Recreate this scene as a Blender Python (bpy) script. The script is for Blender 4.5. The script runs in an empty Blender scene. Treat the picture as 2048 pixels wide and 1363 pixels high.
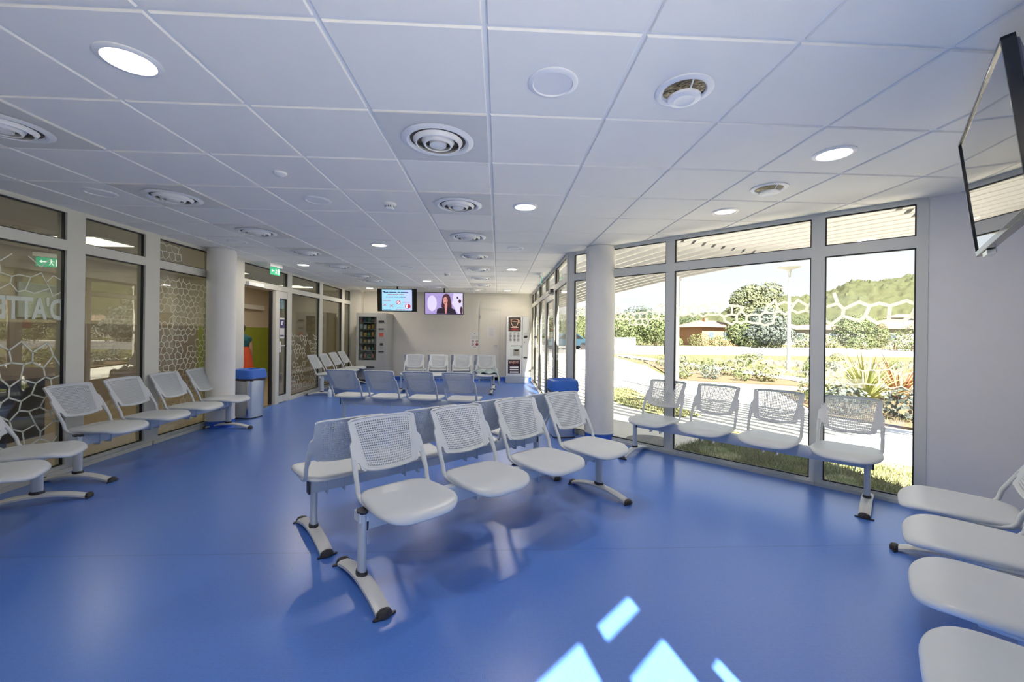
import bpy, bmesh, math, random
from mathutils import Vector, Matrix, noise
import numpy as np

# ------------------------------------------------------------------ camera, sky, sun, exposure
S = bpy.context.scene
COL = S.collection
PI = math.pi
rad = math.radians
CZ = 2.479            # ceiling height
F_PX = 817.65
cam_d = bpy.data.cameras.new('camera')
cam = bpy.data.objects.new('camera', cam_d)
COL.objects.link(cam)
S.camera = cam
cam_d.sensor_fit = 'HORIZONTAL'
cam_d.sensor_width = 36.0
cam_d.lens = 36.0 * F_PX / 2048
cam_d.shift_x = -12.37 / 2048
cam_d.shift_y = -16.12 / 2048
cam_d.clip_end = 2000
_y, _r = -0.04873, 0.01178
_f = Vector((-math.sin(_y), math.cos(_y), 0))
_rt = Vector((math.cos(_y), math.sin(_y), 0))
_u = Vector((0, 0, 1))
_r2 = _rt * math.cos(_r) + _u * math.sin(_r)
_u2 = -_rt * math.sin(_r) + _u * math.cos(_r)
cam.matrix_world = Matrix(((_r2.x, _u2.x, -_f.x, 0), (_r2.y, _u2.y, -_f.y, 0), (_r2.z, _u2.z, -_f.z, 1.36), (0, 0, 0, 1)))

S.view_settings.view_transform = 'Standard'
S.view_settings.look = 'None'
S.view_settings.gamma = 1.0
S.view_settings.exposure = 0.42
S.view_settings.use_curve_mapping = False
try:
    S.cycles.use_denoising = True
    S.cycles.max_bounces = 10
    S.cycles.diffuse_bounces = 5
    S.cycles.glossy_bounces = 4
    S.cycles.transparent_max_bounces = 24
    S.cycles.sample_clamp_indirect = 6.0
    S.cycles.caustics_reflective = False
    S.cycles.caustics_refractive = False
except Exception:
    pass

world = bpy.data.worlds.new('sky')
S.world = world
world.use_nodes = True
wn = world.node_tree
wn.nodes.clear()
w_out = wn.nodes.new('ShaderNodeOutputWorld')
w_bg = wn.nodes.new('ShaderNodeBackground')
w_tc = wn.nodes.new('ShaderNodeTexCoord')
w_sep = wn.nodes.new('ShaderNodeSeparateXYZ')
w_ramp = wn.nodes.new('ShaderNodeValToRGB')
w_ramp.color_ramp.elements[0].position = 0.0
w_ramp.color_ramp.elements[0].color = (0.88, 0.90, 0.90, 1)
w_ramp.color_ramp.elements[1].position = 0.6
w_ramp.color_ramp.elements[1].color = (0.60, 0.73, 0.92, 1)
w_e = w_ramp.color_ramp.elements.new(0.16)
w_e.color = (0.80, 0.86, 0.92, 1)
w_map = wn.nodes.new('ShaderNodeMapping')
w_map.inputs['Scale'].default_value = (1.5, 1.5, 9)
w_noise = wn.nodes.new('ShaderNodeTexNoise')
w_noise.inputs['Scale'].default_value = 2.2
w_noise.inputs['Detail'].default_value = 6
w_cr = wn.nodes.new('ShaderNodeValToRGB')
w_cr.color_ramp.elements[0].position = 0.45
w_cr.color_ramp.elements[0].color = (0, 0, 0, 1)
w_cr.color_ramp.elements[1].position = 0.75
w_cr.color_ramp.elements[1].color = (0.7, 0.7, 0.7, 1)
w_mix = wn.nodes.new('ShaderNodeMixRGB')
w_mix.inputs[2].default_value = (0.92, 0.93, 0.94, 1)
L = wn.links.new
L(w_tc.outputs['Generated'], w_sep.inputs[0])
L(w_sep.outputs['Z'], w_ramp.inputs[0])
L(w_tc.outputs['Generated'], w_map.inputs[0])
L(w_map.outputs[0], w_noise.inputs['Vector'])
L(w_noise.outputs['Fac'], w_cr.inputs[0])
L(w_cr.outputs[0], w_mix.inputs[0])
L(w_ramp.outputs[0], w_mix.inputs[1])
L(w_mix.outputs[0], w_bg.inputs['Color'])
w_bg.inputs['Strength'].default_value = 1.0
L(w_bg.outputs[0], w_out.inputs[0])

SUN_EL = rad(48.7)
sun_dir = Vector((0.20 * math.cos(SUN_EL), -0.98 * math.cos(SUN_EL), math.sin(SUN_EL)))   # towards the sun
sun_d = bpy.data.lights.new('sun', 'SUN')
sun_d.energy = 30.0
sun_d.angle = rad(0.6)
sun_d.color = (1.0, 0.92, 0.80)
sun = bpy.data.objects.new('sun', sun_d)
COL.objects.link(sun)
sun.rotation_euler = sun_dir.to_track_quat('Z', 'Y').to_euler()
sun.location = (3, -20, 25)

LAMP_W = 9.5         # watts of each lit ceiling downlight
CORR_W = 10.0         # watts of each corridor ceiling panel

# ------------------------------------------------------------------ materials
MATS = {}


def mat(name, col, rough=0.5, metal=0.0, spec=0.5, var=0.03, vscale=6.0, bump=0.0, bscale=60.0, coat=0.0, sub=None):
    if name in MATS:
        return MATS[name]
    m = bpy.data.materials.new(name)
    m.use_nodes = True
    nt = m.node_tree
    b = nt.nodes['Principled BSDF']
    b.inputs['Roughness'].default_value = rough
    b.inputs['Metallic'].default_value = metal
    b.inputs['Specular IOR Level'].default_value = spec
    b.inputs['Coat Weight'].default_value = coat
    tc = nt.nodes.new('ShaderNodeTexCoord')
    n = nt.nodes.new('ShaderNodeTexNoise')
    n.inputs['Scale'].default_value = vscale
    n.inputs['Detail'].default_value = 4
    nt.links.new(tc.outputs['Object'], n.inputs['Vector'])
    mx = nt.nodes.new('ShaderNodeMixRGB')
    c = tuple(col[:3])
    c2 = sub if sub else tuple(max(0, x * (1 - 4 * var)) for x in c)
    mx.inputs[1].default_value = (*c, 1)
    mx.inputs[2].default_value = (*c2, 1)
    rp = nt.nodes.new('ShaderNodeMapRange')
    rp.inputs['From Min'].default_value = 0.35
    rp.inputs['From Max'].default_value = 0.7
    nt.links.new(n.outputs['Fac'], rp.inputs['Value'])
    nt.links.new(rp.outputs[0], mx.inputs[0])
    nt.links.new(mx.outputs[0], b.inputs['Base Color'])
    if bump:
        n2 = nt.nodes.new('ShaderNodeTexNoise')
        n2.inputs['Scale'].default_value = bscale
        n2.inputs['Detail'].default_value = 3
        nt.links.new(tc.outputs['Object'], n2.inputs['Vector'])
        bp = nt.nodes.new('ShaderNodeBump')
        bp.inputs['Strength'].default_value = bump
        bp.inputs['Distance'].default_value = 0.01
        nt.links.new(n2.outputs['Fac'], bp.inputs['Height'])
        nt.links.new(bp.outputs[0], b.inputs['Normal'])
    MATS[name] = m
    return m


def emit_mat(name, col, strength):
    if name in MATS:
        return MATS[name]
    m = bpy.data.materials.new(name)
    m.use_nodes = True
    nt = m.node_tree
    b = nt.nodes['Principled BSDF']
    b.inputs['Base Color'].default_value = (*[x * 0.5 for x in col], 1)
    b.inputs['Roughness'].default_value = 0.35
    b.inputs['Emission Color'].default_value = (*col, 1)
    b.inputs['Emission Strength'].default_value = strength
    MATS[name] = m
    return m


def glass_mat(name, tint=(0.97, 0.985, 0.98), boost=1.0, rough=0.0):
    if name in MATS:
        return MATS[name]
    m = bpy.data.materials.new(name)
    m.use_nodes = True
    nt = m.node_tree
    nt.nodes.clear()
    o = nt.nodes.new('ShaderNodeOutputMaterial')
    t = nt.nodes.new('ShaderNodeBsdfTransparent')
    t.inputs[0].default_value = (*tint, 1)
    g = nt.nodes.new('ShaderNodeBsdfGlossy')
    g.inputs['Roughness'].default_value = rough
    fr = nt.nodes.new('ShaderNodeFresnel')
    ge = nt.nodes.new('ShaderNodeNewGeometry')
    mr_ = nt.nodes.new('ShaderNodeMapRange')      # same pane reflectance from either face
    mr_.inputs['To Min'].default_value = 1.5
    mr_.inputs['To Max'].default_value = 1 / 1.5
    nt.links.new(ge.outputs['Backfacing'], mr_.inputs['Value'])
    nt.links.new(mr_.outputs[0], fr.inputs['IOR'])
    mu = nt.nodes.new('ShaderNodeMath')
    mu.operation = 'MULTIPLY'
    mu.inputs[1].default_value = boost
    mu.use_clamp = True
    mx = nt.nodes.new('ShaderNodeMixShader')
    nt.links.new(fr.outputs[0], mu.inputs[0])
    nt.links.new(mu.outputs[0], mx.inputs[0])
    nt.links.new(t.outputs[0], mx.inputs[1])
    nt.links.new(g.outputs[0], mx.inputs[2])
    nt.links.new(mx.outputs[0], o.inputs[0])
    MATS[name] = m
    return m


def film_mat(name, col, alpha, back=0.7):
    m = bpy.data.materials.new(name)
    m.use_nodes = True
    nt = m.node_tree
    b = nt.nodes['Principled BSDF']
    b.inputs['Base Color'].default_value = (*col, 1)
    b.inputs['Roughness'].default_value = 0.7
    tl = nt.nodes.new('ShaderNodeBsdfTranslucent')
    tl.inputs[0].default_value = (*col, 1)
    tr_ = nt.nodes.new('ShaderNodeBsdfTransparent')
    m1 = nt.nodes.new('ShaderNodeMixShader'); m1.inputs[0].default_value = back
    m2 = nt.nodes.new('ShaderNodeMixShader'); m2.inputs[0].default_value = alpha
    nt.links.new(b.outputs[0], m1.inputs[1]); nt.links.new(tl.outputs[0], m1.inputs[2])
    nt.links.new(tr_.outputs[0], m2.inputs[1]); nt.links.new(m1.outputs[0], m2.inputs[2])
    nt.links.new(m2.outputs[0], nt.nodes['Material Output'].inputs[0])
    MATS[name] = m
    return m


def floor_mat():
    m = bpy.data.materials.new('blue_vinyl')
    m.use_nodes = True
    nt = m.node_tree
    b = nt.nodes['Principled BSDF']
    tc = nt.nodes.new('ShaderNodeTexCoord')
    # fine woven dot pattern: a regular grid of small marks, broken up by noise
    mp = nt.nodes.new('ShaderNodeMapping')
    mp.inputs['Rotation'].default_value = (0, 0, rad(2))
    nt.links.new(tc.outputs['Object'], mp.inputs[0])
    v = nt.nodes.new('ShaderNodeTexVoronoi')
    v.inputs['Scale'].default_value = 145
    v.inputs['Randomness'].default_value = 0.12
    v.distance = 'CHEBYCHEV'
    nt.links.new(mp.outputs[0], v.inputs['Vector'])
    n = nt.nodes.new('ShaderNodeTexNoise')
    n.inputs['Scale'].default_value = 60
    n.inputs['Detail'].default_value = 2
    nt.links.new(tc.outputs['Object'], n.inputs['Vector'])
    mr = nt.nodes.new('ShaderNodeMapRange')
    mr.inputs['From Min'].default_value = 0.12
    mr.inputs['From Max'].default_value = 0.42
    nt.links.new(v.outputs['Distance'], mr.inputs['Value'])
    mul = nt.nodes.new('ShaderNodeMath')
    mul.operation = 'MULTIPLY_ADD'
    nt.links.new(n.outputs['Fac'], mul.inputs[0])
    mul.inputs[1].default_value = 0.9
    nt.links.new(mr.outputs[0], mul.inputs[2])
    mr2 = nt.nodes.new('ShaderNodeMapRange')
    mr2.inputs['From Min'].default_value = 0.42
    mr2.inputs['From Max'].default_value = 0.80
    nt.links.new(mul.outputs[0], mr2.inputs['Value'])
    mx = nt.nodes.new('ShaderNodeMixRGB')
    mx.inputs[1].default_value = (0.028, 0.088, 0.38, 1)
    mx.inputs[2].default_value = (0.084, 0.205, 0.62, 1)
    nt.links.new(mr2.outputs[0], mx.inputs[0])
    # welded seam across the room at y = 2.56
    sp = nt.nodes.new('ShaderNodeSeparateXYZ')
    nt.links.new(tc.outputs['Object'], sp.inputs[0])
    sb = nt.nodes.new('ShaderNodeMath'); sb.operation = 'SUBTRACT'; sb.inputs[1].default_value = 2.56
    nt.links.new(sp.outputs['Y'], sb.inputs[0])
    ab = nt.nodes.new('ShaderNodeMath'); ab.operation = 'ABSOLUTE'
    nt.links.new(sb.outputs[0], ab.inputs[0])
    lt = nt.nodes.new('ShaderNodeMath'); lt.operation = 'LESS_THAN'; lt.inputs[1].default_value = 0.003
    nt.links.new(ab.outputs[0], lt.inputs[0])
    hf = nt.nodes.new('ShaderNodeMath'); hf.operation = 'MULTIPLY'; hf.inputs[1].default_value = 0.55
    nt.links.new(lt.outputs[0], hf.inputs[0])
    mx2 = nt.nodes.new('ShaderNodeMixRGB')
    mx2.inputs[2].default_value = (0.02, 0.06, 0.25, 1)
    nt.links.new(hf.outputs[0], mx2.inputs[0])
    nt.links.new(mx.outputs[0], mx2.inputs[1])
    nt.links.new(mx2.outputs[0], b.inputs['Base Color'])
    b.inputs['Roughness'].default_value = 0.28
    b.inputs['Specular IOR Level'].default_value = 1.0
    bp = nt.nodes.new('ShaderNodeBump')
    bp.inputs['Strength'].default_value = 0.10
    bp.inputs['Distance'].default_value = 0.002
    nt.links.new(mr2.outputs[0], bp.inputs['Height'])
    nt.links.new(bp.outputs[0], b.inputs['Normal'])
    MATS['blue_vinyl'] = m
    return m


M_FLOOR = floor_mat()
M_CEIL = mat('ceiling_tile', (0.88, 0.86, 0.79), 0.85, var=0.004, bump=0.06, bscale=220)
M_TEE = mat('ceiling_tee', (0.86, 0.85, 0.80), 0.5, var=0.0)
M_WALL = mat('painted_wall', (0.68, 0.65, 0.58), 0.75, var=0.006, bump=0.05, bscale=140)
M_WALLR = mat('painted_wall_grey', (0.72, 0.72, 0.73), 0.75, var=0.006, bump=0.05, bscale=140)
M_BEIGE = mat('corridor_beige', (0.62, 0.53, 0.42), 0.8, var=0.01)
M_GREEN = mat('corridor_green', (0.30, 0.36, 0.035), 0.7, var=0.02)
M_CFLOOR = mat('corridor_floor', (0.42, 0.33, 0.22), 0.35, var=0.03, vscale=3)
M_FRAME = mat('window_frame', (0.60, 0.62, 0.60), 0.4, var=0.006)
M_FRAMEW = mat('window_frame_warm', (0.62, 0.61, 0.54), 0.45, var=0.006)
M_GASK = mat('black_gasket', (0.012, 0.012, 0.014), 0.5, var=0)
M_COLUMN = mat('column_plaster', (0.76, 0.75, 0.72), 0.7, var=0.01, bump=0.04, bscale=90)
M_BLUE = mat('blue_skirting', (0.035, 0.13, 0.60), 0.35, var=0.02)
M_SEAT = mat('grey_plastic', (0.55, 0.585, 0.62), 0.36, var=0.01, bump=0.03, bscale=400)
M_METAL = mat('painted_steel', (0.58, 0.63, 0.68), 0.35, metal=0.05, var=0.01)
M_FOOT = mat('cast_foot', (0.64, 0.65, 0.64), 0.35, metal=0.05, var=0.01)
M_DARK = mat('dark_plastic', (0.035, 0.032, 0.035), 0.4, var=0.02)
M_STEEL = mat('brushed_steel', (0.62, 0.64, 0.66), 0.22, metal=0.9, var=0.02, vscale=2)
M_LID = mat('blue_plastic', (0.035, 0.16, 0.62), 0.38, var=0.02)
M_BAG = mat('bin_bag', (0.035, 0.018, 0.016), 0.3, var=0.05, bump=0.6, bscale=18)
M_WHITE = mat('white_enamel', (0.84, 0.84, 0.82), 0.35, var=0.005)
M_PLATE = mat('diffuser_plate', (0.76, 0.745, 0.69), 0.4, metal=0.05, var=0.01)
M_DUCTSHADE = mat('duct_shade', (0.16, 0.13, 0.09), 0.6, var=0.3, vscale=30)
M_FOIL = mat('crinkled_foil', (0.35, 0.30, 0.24), 0.25, metal=0.9, var=0.3, vscale=60, bump=1.0, bscale=90)
M_LAMP = emit_mat('lamp_diffuser', (1.0, 0.93, 0.84), 6.0)
M_LAMPDIM = emit_mat('lamp_diffuser_dim', (1.0, 0.95, 0.9), 0.55)
M_LAMPOFF = mat('lamp_diffuser_off', (0.84, 0.83, 0.80), 0.4, var=0)
M_GLASS = glass_mat('window_glass')
M_GLASSIN = glass_mat('partition_glass', (0.86, 0.90, 0.86), 1.7)
M_FILM = film_mat('frosted_film', (0.97, 0.97, 0.95), 0.94, .8)
M_FILMG = film_mat('pale_green_film', (0.80, 0.84, 0.74), 0.88, .15)
M_BLACK = mat('gloss_black', (0.012, 0.012, 0.014), 0.12, var=0)
M_SCREENOFF = mat('dark_screen', (0.02, 0.02, 0.022), 0.04, spec=1.0, var=0, coat=1.0)
M_CONC = mat('concrete_path', (0.74, 0.70, 0.63), 0.9, var=0.03, vscale=1.4, spec=.08)
M_CONC2 = mat('concrete_kerb', (0.55, 0.53, 0.50), 0.9, var=0.03, vscale=3, spec=.08)
M_ROAD = mat('pale_road', (0.192, 0.187, 0.182), 0.9, var=0.02, vscale=0.4, spec=.08)
M_MULCH = mat('mulch', (0.158, 0.107, 0.076), 0.95, var=0.12, vscale=14, bump=0.8, bscale=30, sub=(0.103, 0.093, 0.048), spec=.08)
M_DRY = mat('dry_grass', (0.131, 0.117, 0.069), 0.95, var=0.1, vscale=0.9, sub=(0.076, 0.086, 0.034), bump=0.6, bscale=20, spec=.08)
M_LAWN = mat('lawn_soil', (0.32, 0.30, 0.18), 0.95, var=0.1, vscale=5, sub=(0.14, 0.17, 0.07), bump=0.6, bscale=40, spec=.08)
M_BLADE = mat('grass_blade', (0.27, 0.31, 0.14), 0.6, var=0.1, vscale=3, sub=(0.31, 0.27, 0.15), spec=.08)
M_ROCK = mat('pale_rock', (0.145, 0.136, 0.122), 0.9, var=0.06, vscale=5, bump=0.5, bscale=12, spec=.08)
M_LOUVER = mat('cream_louver', (0.234, 0.225, 0.210), 0.5, var=0.01)
M_POST = mat('white_post', (0.480, 0.474, 0.456), 0.5, var=0.01)


# ------------------------------------------------------------------ mesh helpers
class MB:
    def __init__(s):
        s.v = []
        s.f = []

    def add(s, vs, fs, M=None):
        o = len(s.v)
        s.v += [tuple(M @ Vector(p)) if M is not None else tuple(p) for p in vs]
        s.f += [tuple(i + o for i in f) for f in fs]
        return s

    def box(s, c, d, rz=0.0, M=None):
        x, y, z = d[0] / 2, d[1] / 2, d[2] / 2
        R = Matrix.Translation(Vector(c)) @ Matrix.Rotation(rz, 4, 'Z')
        if M is not None:
            R = M @ R
        vs = [(-x, -y, -z), (x, -y, -z), (x, y, -z), (-x, y, -z), (-x, -y, z), (x, -y, z), (x, y, z), (-x, y, z)]
        return s.add(vs, [(0, 3, 2, 1), (4, 5, 6, 7), (0, 1, 5, 4), (1, 2, 6, 5), (2, 3, 7, 6), (3, 0, 4, 7)], R)

    def mm(s, a, b):
        return s.box([(a[i] + b[i]) / 2 for i in range(3)], [abs(b[i] - a[i]) for i in range(3)])

    def rings(s, rings, cap=True, closed=True, M=None):
        n = len(rings[0])
        vs = [p for r in rings for p in r]
        fs = []
        for i in range(len(rings) - 1):
            for j in range(n if closed else n - 1):
                a, b = i * n + j, i * n + (j + 1) % n
                fs.append((a, b, b + n, a + n))
        if cap and closed:
            fs.append(tuple(range(n - 1, -1, -1)))
            fs.append(tuple((len(rings) - 1) * n + j for j in range(n)))
        return s.add(vs, fs, M)

    def tube(s, pts, r, n=10, ry=None, cap=True):
        pts = [Vector(p) for p in pts]
        rr = r if isinstance(r, (list, tuple)) else [r] * len(pts)
        rings = []
        up = None
        for i, p in enumerate(pts):
            t = (pts[min(i + 1, len(pts) - 1)] - pts[max(i - 1, 0)]).normalized()
            if up is None:
                up = Vector((0, 0, 1)) if abs(t.z) < 0.9 else Vector((0, 1, 0))
            a = t.cross(up).normalized()
            up = a.cross(t).normalized()
            k = (ry / r) if ry and not isinstance(r, (list, tuple)) else 1
            rings.append([p + a * (math.cos(2 * PI * j / n) * rr[i]) + up * (math.sin(2 * PI * j / n) * rr[i] * k) for j in range(n)])
        return s.rings(rings, cap)

    def lathe(s, prof, c=(0, 0, 0), n=32, cap=False, M=None):
        rings = [[(c[0] + r * math.cos(2 * PI * j / n), c[1] + r * math.sin(2 * PI * j / n), c[2] + z) for j in range(n)] for r, z in prof]
        return s.rings(rings, cap, True, M)

    def prism(s, poly, z0, z1, M=None):
        n = len(poly)
        area = sum(poly[i][0] * poly[(i + 1) % n][1] - poly[(i + 1) % n][0] * poly[i][1] for i in range(n))
        if area < 0:
            poly = poly[::-1]
        return s.rings([[(p[0], p[1], z0) for p in poly], [(p[0], p[1], z1) for p in poly]], True, True, M)

    def build(s, name, m, parent=None, smooth=35, bevel=0.0, seg=2, solid=0.0):
        me = bpy.data.meshes.new(name)
        me.from_pydata(s.v, [], s.f)
        if bevel or solid:
            bm = bmesh.new()
            bm.from_mesh(me)
            if bevel:
                es = [e for e in bm.edges if len(e.link_faces) == 2 and e.calc_face_angle(0) > rad(40)]
                bmesh.ops.bevel(bm, geom=es, offset=bevel, segments=seg, affect='EDGES', profile=0.6)
            bm.to_mesh(me)
            bm.free()
        me.materials.append(m)
        if smooth:
            me.polygons.foreach_set('use_smooth', [True] * len(me.polygons))
            me.set_sharp_from_angle(angle=rad(smooth))
        me.update()
        o = bpy.data.objects.new(name, me)
        COL.objects.link(o)
        if parent:
            o.parent = parent
        return o


def tag(o, label=None, cat=None, group=None, kind=None):
    if label:
        o['label'] = label
    if cat:
        o['category'] = cat
    if group:
        o['group'] = group
    if kind:
        o['kind'] = kind
    return o


def empty(name, loc=(0, 0, 0), rz=0.0, label=None, cat=None, group=None, kind=None):
    o = bpy.data.objects.new(name, None)
    o.empty_display_size = 0.1
    COL.objects.link(o)
    o.location = loc
    o.rotation_euler = (0, 0, rz)
    return tag(o, label, cat, group, kind)


def copy_tree(o, parent=None):
    c = o.copy()
    COL.objects.link(c)
    if parent:
        c.parent = parent
    for ch in list(o.children):
        copy_tree(ch, c)
    return c


def rrect(w, d, r, n=5, z=0.0):
    pts = []
    for cx, cy, a0 in ((w / 2 - r, d / 2 - r, 0), (-w / 2 + r, d / 2 - r, 90), (-w / 2 + r, -d / 2 + r, 180), (w / 2 - r, -d / 2 + r, 270)):
        for i in range(n + 1):
            a = rad(a0 + 90 * i / n)
            pts.append((cx + r * math.cos(a), cy + r * math.sin(a), z))
    return pts


def text_mesh(s, size, name, m, parent=None, M=None, extrude=0.0008, fat=0.0):
    cu = bpy.data.curves.new(name, 'FONT')
    cu.body = s
    cu.size = size
    cu.align_x = 'CENTER'
    cu.align_y = 'CENTER'
    cu.extrude = extrude
    cu.resolution_u = 3
    cu.offset = fat
    tmp = bpy.data.objects.new(name + '_tmp', cu)
    COL.objects.link(tmp)
    dg = bpy.context.evaluated_depsgraph_get()
    me = bpy.data.meshes.new_from_object(tmp.evaluated_get(dg))
    bpy.data.objects.remove(tmp)
    if M is not None:
        me.transform(M)
    me.name = name
    me.materials.clear()
    me.materials.append(m)
    o = bpy.data.objects.new(name, me)
    COL.objects.link(o)
    if parent:
        o.parent = parent
    return o


# ------------------------------------------------------------------ room outline
XL = -4.08                     # glazed partition on the left
YB = 11.65                     # back wall
XR = 0.98                      # glazed front beyond the round column
PA = Vector((0.99, 5.65))      # corner where the front turns by 45 degrees
DR = Vector((0.6927, -0.7212)).normalized()     # direction of the near window front
NR = Vector((-DR.y, DR.x))     # pointing outdoors
if NR.x < 0:
    NR = -NR
CORNER = PA + DR * 4.10
D3 = -NR                       # right wall runs back towards the camera
END3 = CORNER + D3 * 8.2
ROOM = [(XL, YB), (XR, YB), (PA.x, PA.y), (CORNER.x, CORNER.y), (END3.x, END3.y), (XL, END3.y)]


def struct(name, mb, m, **k):
    o = mb.build(name, m, **k)
    o['kind'] = 'structure'
    return o


fl = MB().prism(ROOM, -0.12, 0.0)
struct('floor', fl, M_FLOOR, smooth=0)
# corridor floor behind the glass partition
struct('floor', MB().mm((-6.9, -1.5, -0.12), (XL - 0.001, 13.2, -0.002)), M_CFLOOR, smooth=0)

# ceiling: one mesh of lay-in tiles, bevelled at their edges, clipped to the room
GX, GY = -0.06338, 1.50221
bm = bmesh.new()
for i in range(-8, 8):
    for j in range(-8, 18):
        x0, y0 = GX + 0.6 * i, GY + 0.6 * j
        if x0 > 4.2 or y0 > YB or y0 + .6 < END3.y or x0 + .6 < XL:
            continue
        g, e = 0.0095, 0.006
        zs = CZ
        ring0 = [(x0 + g, y0 + g, zs + 0.010), (x0 + .6 - g, y0 + g, zs + 0.010), (x0 + .6 - g, y0 + .6 - g, zs + 0.010), (x0 + g, y0 + .6 - g, zs + 0.010)]
        ring1 = [(x0 + g, y0 + g, zs + e), (x0 + .6 - g, y0 + g, zs + e), (x0 + .6 - g, y0 + .6 - g, zs + e), (x0 + g, y0 + .6 - g, zs + e)]
        h = g + 0.004
        ring2 = [(x0 + h, y0 + h, zs), (x0 + .6 - h, y0 + h, zs), (x0 + .6 - h, y0 + .6 - h, zs), (x0 + h, y0 + .6 - h, zs)]
        R = [[bm.verts.new(p) for p in r] for r in (ring0, ring1, ring2)]
        for a, b in ((0, 1), (1, 2)):
            for k in range(4):
                bm.faces.new((R[a][k], R[a][(k + 1) % 4], R[b][(k + 1) % 4], R[b][k]))
        bm.faces.new(R[2][::-1])


def clip(bm_, co, no):
    bmesh.ops.bisect_plane(bm_, geom=bm_.verts[:] + bm_.edges[:] + bm_.faces[:], plane_co=co, plane_no=no, clear_outer=True)


far = bm.copy()
clip(bm, (0, PA.y, 0), (0, 1, 0))
clip(bm, (PA.x, PA.y, 0), (NR.x, NR.y, 0))
clip(bm, (CORNER.x, CORNER.y, 0), (DR.x, DR.y, 0))
clip(bm, (XL, 0, 0), (-1, 0, 0))
clip(far, (0, PA.y, 0), (0, -1, 0))
clip(far, (XR, 0, 0), (1, 0, 0))
clip(far, (0, YB, 0), (0, 1, 0))
clip(far, (XL, 0, 0), (-1, 0, 0))
me = bpy.data.meshes.new('ceiling')
tmpme = bpy.data.meshes.new('ceiling_far')
far.to_mesh(tmpme)
bm.from_mesh(tmpme)
bm.to_mesh(me)
bm.free()
far.free()
me.materials.append(M_CEIL)
o = bpy.data.objects.new('ceiling', me)
COL.objects.link(o)
o['kind'] = 'structure'
# suspension grid seen in the joints, a slab above it and the flat roof
struct('trim_1', MB().prism(ROOM, CZ + 0.009, CZ + 0.03), M_TEE, smooth=0)
ROOF = [(XL, YB + .2), (XR + .15, YB + .2), (PA.x + .15, PA.y + .1), (CORNER.x + .22, CORNER.y + .05), (END3.x + .1, END3.y - .12), (XL, END3.y - .12)]
struct('ceiling', MB().prism(ROOF, CZ + 0.04, CZ + 0.14), M_WHITE, smooth=0)
struct('ceiling', MB().mm((-6.9, -1.5, 2.50), (XL + .03, 13.2, 2.62)), M_CEIL, smooth=0)

# walls
struct('wall_back', MB().mm((XL - .1, YB, 0), (XR + .1, YB + .15, CZ)), M_WALL, smooth=0)
struct('trim_2', MB().mm((XL, 11.42, 0), (-3.77, YB, CZ)), M_WALL, smooth=0)
struct('baseboard_back', MB().mm((-2.90, YB - .012, 0), (XR - .01, YB, 0.10)), M_BLUE, smooth=0)
struct('wall_left', MB().mm((XL - .06, -1.5, 0), (XL + .03, 2.0, 2.50)), M_WALL, smooth=0)
struct('wall_front', MB().mm((XL - .1, END3.y - .15, 0), (END3.x + .2, END3.y, CZ)), M_WALL, smooth=0)


def wall_frame(P0, D, N):
    """matrix: local x along the wall, y outwards, z up"""
    return Matrix(((D.x, N.x, 0, P0.x), (D.y, N.y, 0, P0.y), (0, 0, 1, 0), (0, 0, 0, 1)))


MR = wall_frame(PA, DR, NR)
M3 = wall_frame(CORNER, D3, DR)
struct('wall_right', MB().box((3.523 + (4.24 - 3.523) / 2, 0.06, CZ / 2), (4.24 - 3.523, 0.16, CZ), M=MR), M_WALLR, smooth=0)
b = MB().box((1.55, 0.07, CZ / 2), (3.16, 0.14, CZ), M=M3)
struct('wall_right', b, M_WALLR, smooth=0)

# ------------------------------------------------------------------ glazed fronts
WCOUNT = [0]


def hexfilm(w, h, cell, width, seed, band=None, keep=None, wob=0.32):
    """an irregular honeycomb of thin flat strips inside w x h (local x, z)"""
    rnd = random.Random(seed)
    pts = {}
    mb = MB()
    dx, dy = cell * math.sqrt(3), cell * 1.5

    def P(a, b):
        k = (round(a / cell * 20), round(b / cell * 20))
        if k not in pts:
            pts[k] = (a + rnd.uniform(-wob, wob) * cell, b + rnd.uniform(-wob, wob) * cell)
        return pts[k]
    seen = set()
    nx, ny = int(w / dx) + 3, int(h / dy) + 3
    for j in range(-1, ny):
        for i in range(-1, nx):
            cx, cy = i * dx + (j % 2) * dx / 2, j * dy
            if keep and not keep(cx, cy, rnd):
                continue
            c = []
            for k in range(6):
                a = rad(30 + 60 * k)
                c.append(P(cx + cell * math.cos(a), cy + cell * math.sin(a)))
            for k in range(6):
                p, q = c[k], c[(k + 1) % 6]
                key = tuple(sorted((p, q)))
                if key in seen:
                    continue
                seen.add(key)
                p, q = Vector(p), Vector(q)
                if not (0 <= p.x <= w and 0 <= q.x <= w and 0 <= p.y <= h and 0 <= q.y <= h):
                    # clip in x only roughly
                    if not (0 <= min(p.y, q.y) and max(p.y, q.y) <= h):
                        continue
                    if p.x > q.x:
                        p, q = q, p
                    if q.x <= 0 or p.x >= w:
                        continue
                    d = q - p
                    if p.x < 0:
                        p = p + d * (-p.x / d.x)
                    if q.x > w:
                        q = q - d * ((q.x - w) / d.x)
                d = (q - p)
                if d.length < 1e-4:
                    continue
                d.normalize()
                n = Vector((-d.y, d.x)) * width / 2
                p2, q2 = p - d * width * .3, q + d * width * .3
                mb.add([(p2.x - n.x, 0, p2.y - n.y), (q2.x - n.x, 0, q2.y - n.y), (q2.x + n.x, 0, q2.y + n.y), (p2.x + n.x, 0, p2.y + n.y)], [(0, 1, 2, 3)])
    return mb


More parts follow.
